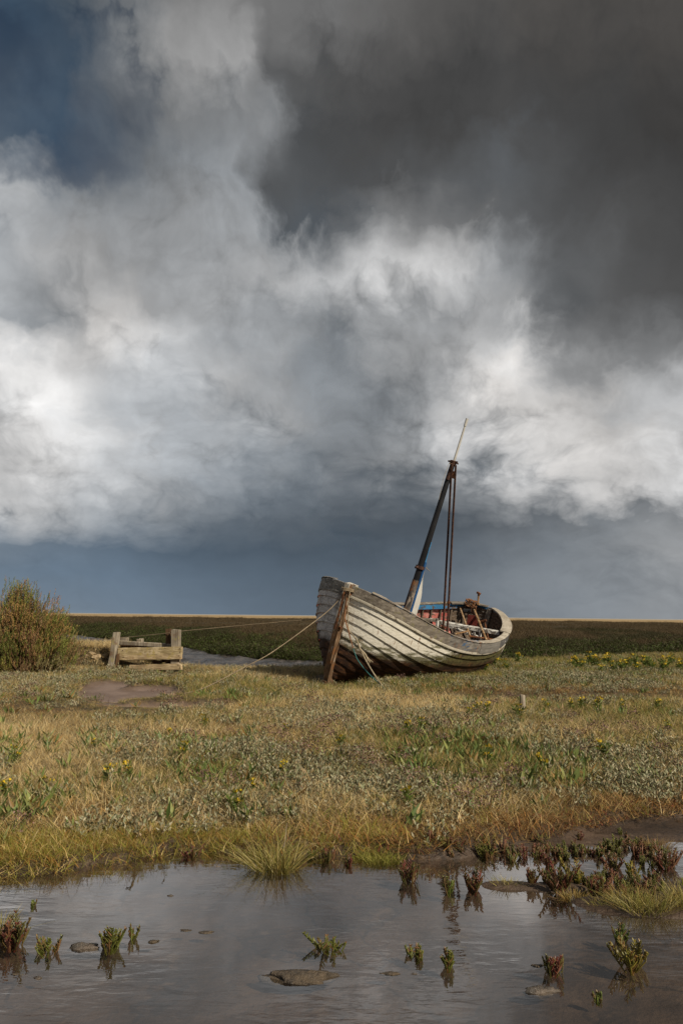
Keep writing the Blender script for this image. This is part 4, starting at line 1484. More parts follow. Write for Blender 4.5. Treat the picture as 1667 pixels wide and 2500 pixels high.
    sil = [(0.37, 0.35, 0.24), (0.30, 0.30, 0.19), (0.42, 0.38, 0.27), (0.20, 0.21, 0.11), (0.34, 0.25, 0.15), (0.25, 0.19, 0.10)]
    v = [purslane_mesh(.11, 15, .09, sil, .028, .0115) for _ in range(6)]
    scatter('sea_purslane', np.stack([x, y, height(x, y) - .01], 1)[ok], ((0.75 + 0.55 * rng.random(len(x))) * (0.9 + 0.008 * y))[ok], v,
            leaf_mat('purslane_leaves', [(0.6, 0.6, 0.54), (0.85, 0.85, 0.78), (1.0, 0.98, 0.9)], 0.15, 0.6), 'silvery sea purslane spreading over the meadow', 'ground cover')

    # broad green leaves of sea aster and sea lavender
    x, y = meadow_points(0.20)
    px, py = pxy(x, y)
    w = 0.07 + blob(px, py, [(1500, 1632, 260, 18, 1.1), (1150, 1860, 380, 65, .85), (60, 1900, 110, 70, .9), (250, 1890, 70, 30, .7), (480, 1890, 60, 30, .7), (700, 1880, 300, 60, .4), (1500, 1830, 220, 60, .5), (1330, 1650, 330, 30, .7), (560, 1700, 120, 20, .3), (400, 1830, 250, 40, .35)])
    w *= (0.15 + 1.7 * sstep(0.40, 0.62, fbm(x * 1.3, y * 1.3, 66, 3))) * (1 - np.clip(trackmask(x, y) * 1.2, 0, 1)) * sstep(0.05, 0.5, y - shore(x))
    ok = (rng.random(len(x)) < w) & boat_clear(x, y)

    def broad():
        V, Fc, C = [], [], []
        n = 9
        a = rng.random(n) * 6.28
        P = np.stack([0.03 * np.cos(a), 0.03 * np.sin(a), 0 * a], 1)
        D = rdir(n, 0.55, 0.98)
        leaf_quads(P, D, perp(D), 0.105, 0.021, [(0.13, 0.18, 0.045), (0.19, 0.225, 0.07), (0.09, 0.135, 0.035), (0.24, 0.255, 0.08), (0.16, 0.20, 0.06), (0.28, 0.17, 0.06)], V, Fc, C, 0.2)
        return np.array(V), np.array(Fc), np.array(C)
    scatter('broad_leaf_plants', np.stack([x, y, height(x, y)], 1)[ok], (0.7 + 0.6 * rng.random(len(x)))[ok], [broad() for _ in range(6)],
            leaf_mat('broad_green_leaves', [(0.75, 0.75, 0.7), (1, 1, 0.95), (1.15, 1.1, 0.95)], 0.3, 0.5, 0.35), 'fleshy green leaf rosettes dotted through the meadow', 'ground cover')

    # brown seed heads of sea lavender
    x, y = meadow_points(0.04)
    px, py = pxy(x, y)
    w = 0.10 + blob(px, py, [(900, 1850, 200, 60, .5), (1500, 1810, 160, 40, .6), (1000, 1940, 200, 40, .4), (640, 1870, 80, 30, .5)])
    ok = (rng.random(len(x)) < w) & boat_clear(x, y) & (y - shore(x) > 0.3)

    def seed():
        V, Fc, C = [], [], []
        for q in range(5):
            d = rdir(1, 0.6, 0.95)[0]
            k = len(V)
            V += [np.array([-.0015, 0, 0]), np.array([.0015, 0, 0]), d * 0.15]
            C += [np.array((0.12, 0.09, 0.04))] * 3
            Fc.append((k, k + 1, k + 2))
            n = 16
            P = d * 0.15 + rng.normal(0, 1, (n, 3)) * np.array([.03, .03, .015])
            D = rdir(n, -0.2, 0.9)
            leaf_quads(P, D, perp(D), 0.014, 0.011, [(0.16, 0.09, 0.07), (0.25, 0.15, 0.12), (0.10, 0.055, 0.04)], V, Fc, C)
        return np.array(V), np.array(Fc), np.array(C)
    scatter('sea_lavender_heads', np.stack([x, y, height(x, y)], 1)[ok], (0.7 + 0.6 * rng.random(len(x)))[ok], [seed() for _ in range(4)],
            leaf_mat('brown_seed_heads', [(0.8, 0.8, 0.8), (1, 1, 1)], 0.1), 'brown faded sea lavender seed heads above the grass', 'ground cover')


build_meadow()


# ------------------------------------------------------------------ far bank and marsh
def build_marsh():
    D = dict(a=(0.044, 0.043, 0.014), b_=(0.062, 0.057, 0.021), c=(0.088, 0.067, 0.030), d=(0.125, 0.090, 0.048), e=(0.078, 0.102, 0.022), f=(0.068, 0.049, 0.026))  # plant tones darkened so the marsh reads as lying under cloud shadow
    def tuft(cols, h=0.42, n=60, w=0.016, rad=0.32, lean=.45):
        return blade_mesh(n, rad, h * 0.5, h, w, lean, cols, 2, .5)
    def scrubby(cols, h=0.34, n=170, rad=0.45, L=0.07, Wd=0.028):
        V, Fc, C = [], [], []
        a = rng.random(n) * 6.28
        r_ = rad * np.sqrt(rng.random(n))
        z = h * rng.random(n) * (1 - 0.6 * (r_ / rad) ** 2)
        P = np.stack([r_ * np.cos(a), r_ * np.sin(a), z], 1)
        Dd = rdir(n, 0.1, 0.95)
        leaf_quads(P, Dd, perp(Dd), L, Wd, cols, V, Fc, C)
        return np.array(V), np.array(Fc), np.array(C)
    # green cord grass along the creek
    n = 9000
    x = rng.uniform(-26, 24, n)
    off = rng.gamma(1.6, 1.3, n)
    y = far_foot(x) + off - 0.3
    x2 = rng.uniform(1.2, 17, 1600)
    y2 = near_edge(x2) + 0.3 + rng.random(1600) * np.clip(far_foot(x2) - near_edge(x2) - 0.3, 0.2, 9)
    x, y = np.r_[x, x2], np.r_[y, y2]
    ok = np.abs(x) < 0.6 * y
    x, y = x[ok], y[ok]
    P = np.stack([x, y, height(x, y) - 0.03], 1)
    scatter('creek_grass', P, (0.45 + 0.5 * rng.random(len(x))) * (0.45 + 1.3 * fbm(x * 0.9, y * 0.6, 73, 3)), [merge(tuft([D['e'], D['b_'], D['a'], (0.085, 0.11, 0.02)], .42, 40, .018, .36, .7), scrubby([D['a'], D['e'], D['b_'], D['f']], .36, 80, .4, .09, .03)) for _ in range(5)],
            leaf_mat('creek_grass_blades', [(0.5, 0.5, 0.5), (0.8, 0.85, 0.75), (1.0, 1.05, 0.9)], 0.25), 'green grass, coloured dark for cloud shade, lining the far side of the creek', 'grass')
    # marsh scrub behind
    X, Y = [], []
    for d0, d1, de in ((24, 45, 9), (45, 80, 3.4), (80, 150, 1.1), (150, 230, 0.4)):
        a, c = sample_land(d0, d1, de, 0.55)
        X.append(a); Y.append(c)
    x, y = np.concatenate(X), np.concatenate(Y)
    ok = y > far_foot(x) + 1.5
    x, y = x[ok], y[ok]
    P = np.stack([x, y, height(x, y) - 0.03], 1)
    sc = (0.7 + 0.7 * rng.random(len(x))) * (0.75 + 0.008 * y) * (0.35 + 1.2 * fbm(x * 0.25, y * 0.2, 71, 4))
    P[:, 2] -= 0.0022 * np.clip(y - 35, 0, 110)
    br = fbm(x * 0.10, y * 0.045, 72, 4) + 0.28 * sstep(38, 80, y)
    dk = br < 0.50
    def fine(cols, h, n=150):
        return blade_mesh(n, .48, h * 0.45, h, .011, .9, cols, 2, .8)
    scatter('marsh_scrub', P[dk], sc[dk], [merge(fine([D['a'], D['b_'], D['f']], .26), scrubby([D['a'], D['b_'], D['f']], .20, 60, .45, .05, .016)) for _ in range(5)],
            leaf_mat('marsh_scrub_leaves', [(0.55, 0.55, 0.5), (0.8, 0.82, 0.72), (1.1, 1.05, 0.95)], 0.3), 'olive marsh scrub, coloured dark for cloud shade, stretching behind the creek', 'scrub')
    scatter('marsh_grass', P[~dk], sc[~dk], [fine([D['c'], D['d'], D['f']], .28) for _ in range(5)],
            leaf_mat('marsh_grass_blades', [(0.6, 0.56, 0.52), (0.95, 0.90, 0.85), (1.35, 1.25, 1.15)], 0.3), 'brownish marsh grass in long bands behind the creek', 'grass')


build_marsh()

# ------------------------------------------------------------------ jetty
M['jetty'] = wood_mat('sunbleached_jetty_timber', (0.13, 0.085, 0.045), (0.44, 0.33, 0.185), (0.66, 0.54, 0.36), (0.10, 1, 1.6), 30, lichen=(0.36, 0.28, 0.10), stain=(0.24, 0.15, 0.08))
M['jetty_green'] = wood_mat('mossy_jetty_timber', (0.12, 0.085, 0.04), (0.36, 0.275, 0.14), (0.60, 0.49, 0.31), (0.10, 1, 1.6), 28, lichen=(0.36, 0.27, 0.085), stain=(0.55, 0.44, 0.28))
M['post'] = wood_mat('split_grey_post', (0.07, 0.05, 0.034), (0.27, 0.225, 0.165), (0.50, 0.45, 0.36), (1.6, 1.6, 0.10), 20, lichen=(0.26, 0.22, 0.10), stain=(0.14, 0.075, 0.035))
M['post_brown'] = wood_mat('rotten_brown_post', (0.03, 0.018, 0.01), (0.12, 0.065, 0.03), (0.24, 0.14, 0.07), (1.6, 1.6, 0.12), 20)


def build_jetty():
    o = at(273, 1637, 0.10)
    root = empty('timber_jetty', o)
    tag(root, 'short broken timber jetty with three planks between grey posts', 'jetty')
    def piece(name, mk, p0, p1, w, h, up, rag=0.012, seg=4, parent=root, lab=None):
        mb = MB()
        mb.beam(np.asarray(p0) - o, np.asarray(p1) - o, w, h, up, rag=rag, seg=seg)
        ob = mb.build(name, M[mk], parent)
        if lab: ob['label'] = lab
        return ob
    yl, yr = 16.75, 16.45
    def L(px, py, dy=0.0):          # on the plank face, which runs from left post to right post
        q = (px - 273) / (444 - 273)
        return atd(px, py, yl + (yr - yl) * q + dy)
    f = (0.2, 1, 0)
    # near posts
    piece('post', 'post', atd(270, 1645, 16.70), atd(286, 1544, 16.72), 0.125, 0.12, f, 0.018, 5)
    piece('post', 'post_brown', atd(285, 1642, 16.66), atd(289, 1596, 16.68), 0.055, 0.06, f, 0.02, 3)
    piece('post', 'post', atd(429, 1640, 16.56), atd(430.5, 1537, 16.56), 0.175, 0.13, f, 0.012, 5)
    piece('post', 'post_brown', atd(413, 1640, 16.78), atd(412.5, 1535, 16.78), 0.10, 0.12, f, 0.012, 4)
    # posts behind
    piece('post', 'post', atd(302, 1640, 18.3), atd(303, 1557, 18.3), 0.19, 0.16, f, 0.012, 3)
    piece('post', 'post', atd(343, 1640, 18.6), atd(343, 1560, 18.6), 0.13, 0.13, f, 0.012, 3)
    # planks
    piece('plank', 'jetty_green', L(290, 1591), L(444.5, 1588), 0.05, 0.15, (0, 0, 1), 0.016, 10)
    piece('plank', 'jetty', L(290, 1605), L(444, 1602.5), 0.05, 0.11, (0, 0, 1), 0.020, 10)
    piece('plank', 'jetty', L(318, 1631), L(444, 1627.5), 0.05, 0.12, (0, 0, 1), 0.020, 10)
    piece('cross_beam', 'post', atd(292, 1569, 17.1), atd(420, 1577, 16.75), 0.12, 0.09, (0, 0, 1), 0.01, 6)
    piece('back_plank', 'post_brown', atd(296, 1578, 17.25), atd(420, 1584, 16.9), 0.05, 0.10, (0, 0, 1), 0.01, 4)
    piece('end_block', 'post_brown', L(424, 1600, 0.10), L(436, 1620, 0.10), 0.10, 0.10, f, 0.02, 2)
    for (px, py) in ((439, 1584), (440, 1592), (438, 1601), (436, 1623), (440, 1630), (300, 1588), (302, 1604)):
        mb = MB()
        c = L(px, py, -0.027) - o
        mb.tube([c + np.array([0, 0.01, 0]), c + np.array([0, -0.006, 0])], 0.011, 6)
        mb.build('nail', M['rust_dark'], root)
    # rotten infill behind the gap
    for i in range(9):
        a = rng.uniform(375, 432)
        mb = MB()
        c = L(a, 1614 + rng.uniform(-3, 3), 0.14) - o
        mb.beam(c, c + np.array([rng.uniform(.04, .09), 0.02, rng.uniform(-.02, .02)]), 0.06, rng.uniform(.04, .08), rag=0.02)
        mb.build('rotten_infill', M['post_brown'], root)


build_jetty()


def lump(r, seed, squash=(1, 1, 0.6), n=12, m=8, rough=0.35):
    """an uneven stone or clod: noisy squashed ball"""
    v, f = [], []
    g = np.random.default_rng(seed)
    ph = g.random((6, 4)) * 6.28
    for i in range(m + 1):
        th = math.pi * i / m
        for k in range(n):
            a = 2 * math.pi * k / n
            d = np.array([math.sin(th) * math.cos(a), math.sin(th) * math.sin(a), math.cos(th)])
            q = 1 + sum(rough / (1.5 + j) * math.sin((1.5 + j) * (d @ np.array([math.cos(ph[j, 0]), math.sin(ph[j, 0]), math.cos(ph[j, 1])])) * 1.7 + ph[j, 2]) for j in range(6)) * 0.5
            q += g.normal(0, 0.035) * (0 < i < m)
            v.append(d * r * q * np.array(squash))
    for i in range(m):
        for k in range(n):
            f.append((i * n + k, (i + 1) * n + k, (i + 1) * n + (k + 1) % n, i * n + (k + 1) % n))
    return np.array(v), f


def stone_mat(name, c0, c1, rough=0.8, scale=9, spec=0.3):
    mt, b = mat(name)
    co = b.n('ShaderNodeTexCoord').outputs['Object']
    n = b.noise(co, scale, 7, 0.65)
    finish(b, b.mix(b.mr(n, 0.35, 0.65), c0, c1), rough, b.bump(b.noise(co, scale * 3, 6, 0.65), 0.7, 0.02), spec)
    return mt


M['brick'] = stone_mat('eroded_brick', (0.16, 0.075, 0.04), (0.34, 0.18, 0.09))
M['bank_stone'] = stone_mat('sandy_bank_stone', (0.17, 0.12, 0.07), (0.40, 0.30, 0.18))
M['mud'] = stone_mat('wet_mud_clod', (0.035, 0.025, 0.015), (0.10, 0.072, 0.044), 0.45, 34, 0.45)
M['slab'] = stone_mat('wet_dark_slab', (0.035, 0.028, 0.02), (0.13, 0.10, 0.075), 0.4, 18, 0.5)

sandy = []
# stones and broken bricks that fall out of the bank beside the jetty
for i, (px, py, r_, kind) in enumerate([(182, 1622, .13, 0), (196, 1612, .12, 1), (206, 1618, .09, 0), (216, 1608, .14, 1), (228, 1613, .13, 1), (240, 1606, .15, 1), (252, 1612, .13, 1), (262, 1605, .13, 1),
                                         (247, 1620, .08, 1), (190, 1600, .11, 1), (225, 1598, .12, 1), (200, 1626, .07, 0)]):
    y_ = 17.0 + 0.02 * (i % 4)
    c = atd(px, py, y_)
    v, f = lump(r_ * 0.8, 100 + i, (1.3, 0.9, 0.62), 10, 6)
    o = mesh_obj('bank_stone', v, f, M['brick' if kind == 0 else 'bank_stone'])
    o.location = c
    o.rotation_euler = (rng.normal(0, .2), rng.normal(0, .2), rng.random() * 6)
    if kind == 0:
        tag(o, ['large broken brick nearest the bush in the bank', 'small brick lump higher in the bank by the bush', 'smallest reddish brick lump at the foot of the bank'][[0, 2, 11].index(i)], 'brick')
    else:
        sandy.append((px, o))
for i, (px, o) in enumerate(sorted(sandy, key=lambda q: q[0])):
    tag(o, '%s from the left of the sandy stones in the eroded bank beside the jetty' % 'first second third fourth fifth sixth seventh eighth ninth'.split()[i], 'stone', 'sandy stones in the bank left of the jetty')

# ------------------------------------------------------------------ shrub at left
def build_shrub():
    base = at(70, 1648, 0.12)
    root = empty('shrub', base)
    tag(root, 'big rounded shrubby sea-blite bush with green and rust foliage at the left edge', 'bush')
    mb = MB()
    V, Fc, C = [], [], []
    cols = [(0.16, 0.18, 0.036), (0.21, 0.20, 0.045), (0.12, 0.14, 0.03), (0.29, 0.18, 0.06), (0.33, 0.20, 0.07), (0.22, 0.14, 0.07), (0.25, 0.215, 0.10), (0.18, 0.20, 0.042), (0.20, 0.21, 0.05), (0.30, 0.17, 0.08)]
    n = 0
    # leafy plumes fanning out from the base, each with its own colour, leaving dark gaps between
    while n < 150:
        a = rng.random() * 6.28
        q = math.sqrt(rng.random())
        tx, ty = 1.10 * q * math.cos(a) - 0.22, 0.62 * q * math.sin(a)
        th = 1.52 * math.sqrt(max(0.02, 1 - (q * 0.93) ** 2)) * rng.uniform(0.74, 1.06) * (1.0 - 0.10 * max(0, tx))
        if q > 0.75 and rng.random() < 0.5: th = rng.uniform(0.15, 0.6)
        tip = np.array([tx, ty, th])
        root_p = np.array([tx * 0.22, ty * 0.22, -0.03])
        mid = root_p + (tip - root_p) * 0.5 + np.array([tx * 0.12, ty * 0.12, 0.05])
        mb.tube([root_p, mid, tip], [0.018, 0.011, 0.003], 5)
        cc = np.array(cols[rng.integers(len(cols))])
        for s_ in range(52):
            t = 0.30 + 0.74 * rng.random() ** 0.7
            c0 = (1 - t) ** 2 * root_p + 2 * t * (1 - t) * mid + t * t * tip if t <= 1 else tip
            w = 0.13 * (1.15 - 0.6 * t)
            c0 = c0 + rng.normal(0, 1, 3) * np.array([w, w, w * 0.7])
            if c0[2] < 0.02: c0[2] = 0.02 + abs(c0[2])
            g = np.array([tx * 0.35 + 0.12 + rng.normal(0, .22), ty * 0.3 + rng.normal(0, .22), 1.0]); g /= np.linalg.norm(g)
            ln = rng.uniform(0.07, 0.17)
            k = cc * rng.uniform(0.75, 1.25)
            if rng.random() < 0.22: k = np.array(cols[rng.integers(len(cols))])
            cl = [tuple(k * f_) for f_ in (0.75, 1.0, 1.25)]
            nl = 13
            u = np.linspace(0, 1, nl)
            Pq = c0 + g * ln * u[:, None]
            Dq = rdir(nl, -0.1, 0.8) * 0.7 + g * 1.0
            Dq /= np.linalg.norm(Dq, axis=1, keepdims=True)
            leaf_quads(Pq, Dq, perp(Dq), 0.027, 0.0105, cl, V, Fc, C)
        n += 1
    mb.build('trunk', M['post_brown'], root)
    mesh_obj('crown', np.array(V), np.array(Fc), leaf_mat('sea_blite_leaves', [(0.75, 0.75, 0.72), (1, 1, 1), (1.1, 1.0, 0.95)], 0.2), root, col=np.array(C))


build_shrub()

# ------------------------------------------------------------------ stake in the meadow
p = at(1275, 1742, 0.12)
mb = MB()
mb.tube([(0, 0, -0.05), (0.002, 0, 0.08), (0.0, 0, 0.205), (-0.002, 0, 0.215), (0, 0, 0.222)], [0.036, 0.036, 0.034, 0.031, 0.018], 12)
o = mb.build('wooden_stake', M['post'], None, smooth=True)
o.location = p
tag(o, 'short round wooden stake standing alone in the grass right of the boat', 'stake')

# a few tall dead straws
for i, (px, py, tx, ty, lab) in enumerate([(1285, 1752, 1322, 1690, 'long dead straw leaning right beside the round stake'), (1496, 1752, 1501, 1688, 'upright dead straw standing alone at right beyond the stake'),
                                            (690, 2090, 700, 2010, 'thin dead straw rising above the grass tussock in the pool')]):
    a = at(px, py, 0.10 if py < 2000 else 0.0)
    e = atd(tx, ty, a[1])
    mb = MB()
    mb.tube([a * 0, (e - a) * 0.5 + np.array([.004, 0, 0]), e - a], [0.0035, 0.003, 0.0018], 4)
    o = mb.build('dead_straw', leaf_mat('straw', [(1, 1, 1)]) if False else M['rope'], None)
    o.location = a
    tag(o, lab, 'straw')

# ------------------------------------------------------------------ yellow-flowered plants
GREENS = [(0.09, 0.14, 0.025), (0.13, 0.18, 0.04), (0.07, 0.105, 0.022), (0.16, 0.19, 0.045)]
M['fl_leaf'] = leaf_mat('flower_plant_leaves', [(0.85, 0.85, 0.8), (1.05, 1.05, 0.95)], 0.3, 0.5)
M['fl_yellow'] = leaf_mat('yellow_petals', [(0.9, 0.9, 0.9), (1.05, 1.05, 1.05)], 0.25, 0.6)


def flower_variant(seed, h, nst):
    g = np.random.default_rng(seed)
    V, Fc, C = [], [], []
    heads = []
    mb = MB()
    for q in range(nst):
        d = np.array([g.normal(0, .25), g.normal(0, .25), 1.0]); d /= np.linalg.norm(d)
        hh = h * (0.6 + 0.5 * g.random())
        mb.tube([(0, 0, 0), d * hh * 0.6, d * hh], [0.004, 0.003, 0.002], 4)
        nl = 16
        t = np.linspace(0.05, 0.95, nl)
        P = d * hh * t[:, None]
        D = rdir(nl, 0.1, 0.9)
        leaf_quads(P, D, perp(D), 0.06, 0.012, GREENS, V, Fc, C, 0.2)
        if q < 2: heads.append(d * hh)
    H = []
    for hd in heads:
        Vy, Fy, Cy = [], [], []
        n = 9 + int(g.integers(7))
        P = hd + g.normal(0, 1, (n, 3)) * np.array([.016, .016, .006])
        D = rdir(n, 0.2, 1.0)
        leaf_quads(P, D, perp(D), 0.024, 0.019, [(0.56, 0.38, 0.015), (0.66, 0.47, 0.03), (0.40, 0.27, 0.03), (0.20, 0.16, 0.04)], Vy, Fy, Cy)
        H.append((np.array(Vy), np.array(Fy), np.array(Cy)))
    return mb, (np.array(V), np.array(Fc), np.array(C)), H


FV = []
for s in range(5):
    mb, lf, H = flower_variant(300 + s, 0.15, 3 + s % 3)
    st = mb.build('stem', M['fl_leaf'], False)
    me_st = st.data
    ca = me_st.attributes.new('Col', 'FLOAT_COLOR', 'POINT')
    ca.data.foreach_set('color', np.tile(np.array([0.12, 0.14, 0.04, 1], np.float32), len(me_st.vertices)))
    parts = [('stem', me_st), ('leaves', mesh_obj('leaves', lf[0], lf[1], M['fl_leaf'], False, col=lf[2]).data)]
    parts += [('flower_head', mesh_obj('flower_head', y_[0], y_[1], M['fl_yellow'], False, col=y_[2]).data) for y_ in H]
    FV.append(parts)
ORD = 'first second third fourth fifth sixth seventh eighth ninth tenth eleventh twelfth thirteenth fourteenth fifteenth sixteenth seventeenth eighteenth nineteenth twentieth twenty-first twenty-second twenty-third twenty-fourth twenty-fifth twenty-sixth'.split()


def flowers(spots, s0, s1, text, group):
    for i, (px, py) in enumerate(sorted(spots)):
        x, y, _ = at(px, py, 0.13)
        r_ = empty('yellow_flowered_plant', (x, y, float(height(x, y))))
        sc = rng.uniform(s0, s1)
        r_.rotation_euler = (rng.normal(0, .1), rng.normal(0, .1), rng.random() * 6.28)
        r_.scale = (sc, sc, sc * rng.uniform(0.85, 1.15))
        tag(r_, '%s from the left of the %s' % (ORD[i], text), 'flowering plant', group)
        for nm, me in FV[int(rng.integers(5))]:
            o = bpy.data.objects.new(nm, me)
            COL.objects.link(o)
            o.parent = r_


flowers([(40, 1868), (12, 1940), (108, 1918), (232, 1838), (264, 1902), (322, 1898), (405, 1806), (500, 1780), (580, 1968), (613, 1925), (697, 1885), (702, 1800), (440, 1862), (828, 1830)],
        0.6, 0.9, 'small yellow-flowered plants in the meadow left of the boat', 'yellow flowers in the meadow at left')
flowers([(995, 1808), (1032, 1802), (1165, 1752), (1146, 1764), (1184, 1752), (1268, 1762), (1340, 1738), (1392, 1736), (1418, 1736), (1461, 1748), (1195, 1868), (1326, 1880), (1470, 1850), (995.5, 1950), (1630, 1788), (1520, 1742), (1600, 1740)],
        0.75, 1.15, 'small yellow-flowered plants in the meadow below the boat', 'yellow flowers in the meadow at right')
flowers([(1400 + 270 * (i + rng.random()) / 26, rng.uniform(1624, 1648)) for i in range(26)], 1.25, 1.9, 'tall yellow-flowered plants on the bank at the right edge', 'yellow flowers along the bank at right')
flowers([(1160, 1640), (1185, 1644), (1205, 1632), (1222, 1626), (1240, 1640), (1262, 1622)], 1.1, 1.7, 'yellow-flowered plants growing against the stern of the boat', 'yellow flowers by the stern')

# ------------------------------------------------------------------ plants and clods in the pool
def samphire_mesh(seed, w, h, palette, n=9):
    g = np.random.default_rng(seed)
    mb = MB()
    def pick(): return tuple(np.array(palette[g.integers(len(palette))]) * g.uniform(0.8, 1.2))
    for q in range(n):
        a = g.random() * 6.28
        r0 = 0.35 * w / 2 * g.random()
        p = np.array([r0 * math.cos(a), r0 * math.sin(a), -0.02])
        h_ = h
        lean = g.uniform(0.2, 1.7) * (w / 2) / max(h, .02)
        d = np.array([math.cos(a) * lean, math.sin(a) * lean * 0.8, 1.0])
        hh = h * g.uniform(0.35, 0.85)
        e = p + np.array([d[0] * hh, d[1] * hh, hh + 0.02])
        c = pick()
        mid = (p + e) / 2 + np.array([0, 0, -0.12 * lean * hh]) + g.normal(0, 0.006, 3)
        mb.tube([p, mid, e], [0.0032, 0.0032, 0.0024], 5, c)
        for k in range(7):
            t = 0.22 + 0.7 * k / 6
            b0 = p + (e - p) * t
            for s in (1, -1):
                aa = a + s * 1.3 + g.normal(0, 0.5)
                l = hh * g.uniform(0.25, 0.6) * (1.1 - t) + 0.008
                bd = np.array([math.cos(aa) * 0.6, math.sin(aa) * 0.6, 0.8])
                mb.tube([b0, b0 + bd * l * 0.6, b0 + bd * l], [0.0024, 0.0028, 0.0016], 4, pick() if g.random() < .5 else c)
    return mb


SAMG = [(0.11, 0.12, 0.022), (0.15, 0.145, 0.03), (0.09, 0.085, 0.02), (0.18, 0.10, 0.04)]
SAMR = [(0.15, 0.045, 0.030), (0.11, 0.040, 0.026), (0.13, 0.085, 0.028), (0.18, 0.085, 0.042), (0.10, 0.090, 0.024), (0.085, 0.075, 0.022)]
SAMY = [(0.26, 0.21, 0.035), (0.20, 0.18, 0.03), (0.15, 0.12, 0.03), (0.24, 0.14, 0.04)]
SAML = [(0.12, 0.15, 0.03), (0.09, 0.115, 0.025), (0.15, 0.155, 0.04), (0.14, 0.09, 0.035)]
M['samphire'] = leaf_mat('samphire_stems', [(0.9, 0.9, 0.9), (1.05, 1.05, 1.05)], 0.15, 0.45, 0.4)
SAM = [(32, 2306, 110, 92, SAMR, 16, 'large red-green samphire clump at the left edge of the pool'),
       (118, 2322, 78, 40, SAMG, 9, 'low spreading samphire plant between the left-edge clump and the slab'),
       (270, 2316, 60, 62, SAMG, 11, 'green samphire bush right beside the flat dark slab'),
       (325, 2292, 22, 36, SAMG, 4, 'small single green samphire sprig right of the slab plant'),
       (81, 2211, 22, 16, SAML, 3, 'tiny green sprig in the pool high at the left'),
       (802, 2316, 96, 36, SAMG, 10, 'wide low samphire plant in the middle of the pool above the mud clod'),
       (998, 2152, 62, 54, SAMR, 11, 'reddish samphire plant right of the bright green mound'),
       (1096, 2178, 34, 52, SAML, 6, 'narrow upright green samphire below the mast reflection'),
       (1156, 2174, 68, 70, SAMR, 12, 'tall reddish samphire left of the small grass islet'),
       (1343, 2118, 40, 44, SAMR, 7, 'red samphire nearest the far shore at right'),
       (1298, 2160, 42, 42, SAMR, 7, 'small red samphire right of the small grass islet'),
       (1362, 2178, 84, 72, SAMR, 14, 'bushy red samphire at the left end of the grass island'),
       (1408, 2156, 56, 66, SAMY, 10, 'yellow-green samphire standing up behind the grass island'),
       (1452, 2188, 62, 62, SAMR, 10, 'red samphire at the front of the grass island'),
       (1494, 2118, 70, 38, SAMR, 10, 'low deep-red samphire behind the grass island'),
       (1624, 2118, 78, 58, SAMR, 12, 'dark red samphire bush by the right edge of the pool'),
       (1590, 2156, 52, 32, SAMR, 8, 'low red samphire in the grass island near the right edge'),
       (1540, 2140, 34, 40, SAMY, 6, 'small yellowish samphire behind the middle of the grass island'),
       (1015, 2336, 54, 27, SAMG, 7, 'small dark forked samphire left of the middle of the pool'),
       (1096, 2360, 40, 50, SAMG, 7, 'upright olive samphire standing alone below the mast reflection'),
       (1351, 2372, 58, 52, SAMR, 8, 'straggly reddish samphire above the dark clod at right'),
       (1543, 2360, 92, 78, SAMY, 16, 'large olive-yellow samphire bush at lower right of the pool'),
       (1516, 2300, 38, 52, SAML, 6, 'bright green samphire behind the large olive bush'),
       (1455, 2440, 26, 22, SAML, 4, 'small green sprig at the foot of the pool at lower right'),
       (470, 2090, 58, 26, SAMR, 9, 'low red samphire on the shore left of the yellow tussock'),
       (800, 2100, 40, 34, SAMR, 8, 'red-green samphire on the shore right of the yellow tussock'),
       (850, 2112, 30, 26, SAMR, 6, 'small red samphire just left of the bright green mound'),
       (1085, 2090, 40, 30, SAMG, 7, 'small green samphire on the shore below the mast'),
       (1190, 2092, 60, 40, SAMG, 9, 'olive samphire on the brown shore left of the mud flat'),
       (760, 2094, 30, 24, SAMG, 5, 'little green samphire touching the right side of the yellow tussock')]
for i, (px, py, w, h, pal, n, lab) in enumerate(SAM):
    c = at(px, py, 0.0)
    k = c[1] / F
    mb = samphire_mesh(500 + i, w * k, h * k, pal, n)
    o = mb.build('samphire_plant', M['samphire'], None, usecol=True, smooth=True)
    o.location = (c[0], c[1], max(0.0, float(height(c[0], c[1]))))
    tag(o, lab, 'plant')

# small shoots thick along the right-hand margin
pts = []
for (px, py, sx, sy, n) in ((1340, 2085, 110, 14, 26), (1480, 2075, 110, 20, 26), (1600, 2090, 60, 26, 18), (1450, 2160, 130, 22, 34), (1150, 2085, 90, 8, 14), (1560, 2180, 80, 20, 14)):
    for _ in range(n):
        q = at(px + rng.normal(0, sx * .6), py + rng.normal(0, sy * .6), 0.0)
        pts.append((q[0], q[1], max(0.0, float(height(q[0], q[1])))))
vs = []
for s in range(6):
    mb = samphire_mesh(700 + s, 0.07, 0.07, SAMR if s % 2 else SAMG, 4)
    fv = []
    for q in mb.f:
        for j in range(1, len(q) - 1): fv.append((q[0], q[j], q[j + 1]))
    vs.append((np.array(mb.v), np.array(fv), np.array(mb.c)))
scatter('samphire_shoots', np.array(pts), 0.5 + 0.6 * rng.random(len(pts)), vs, M['samphire'], 'sparse young red samphire shoots along the right margin of the pool', 'ground cover')


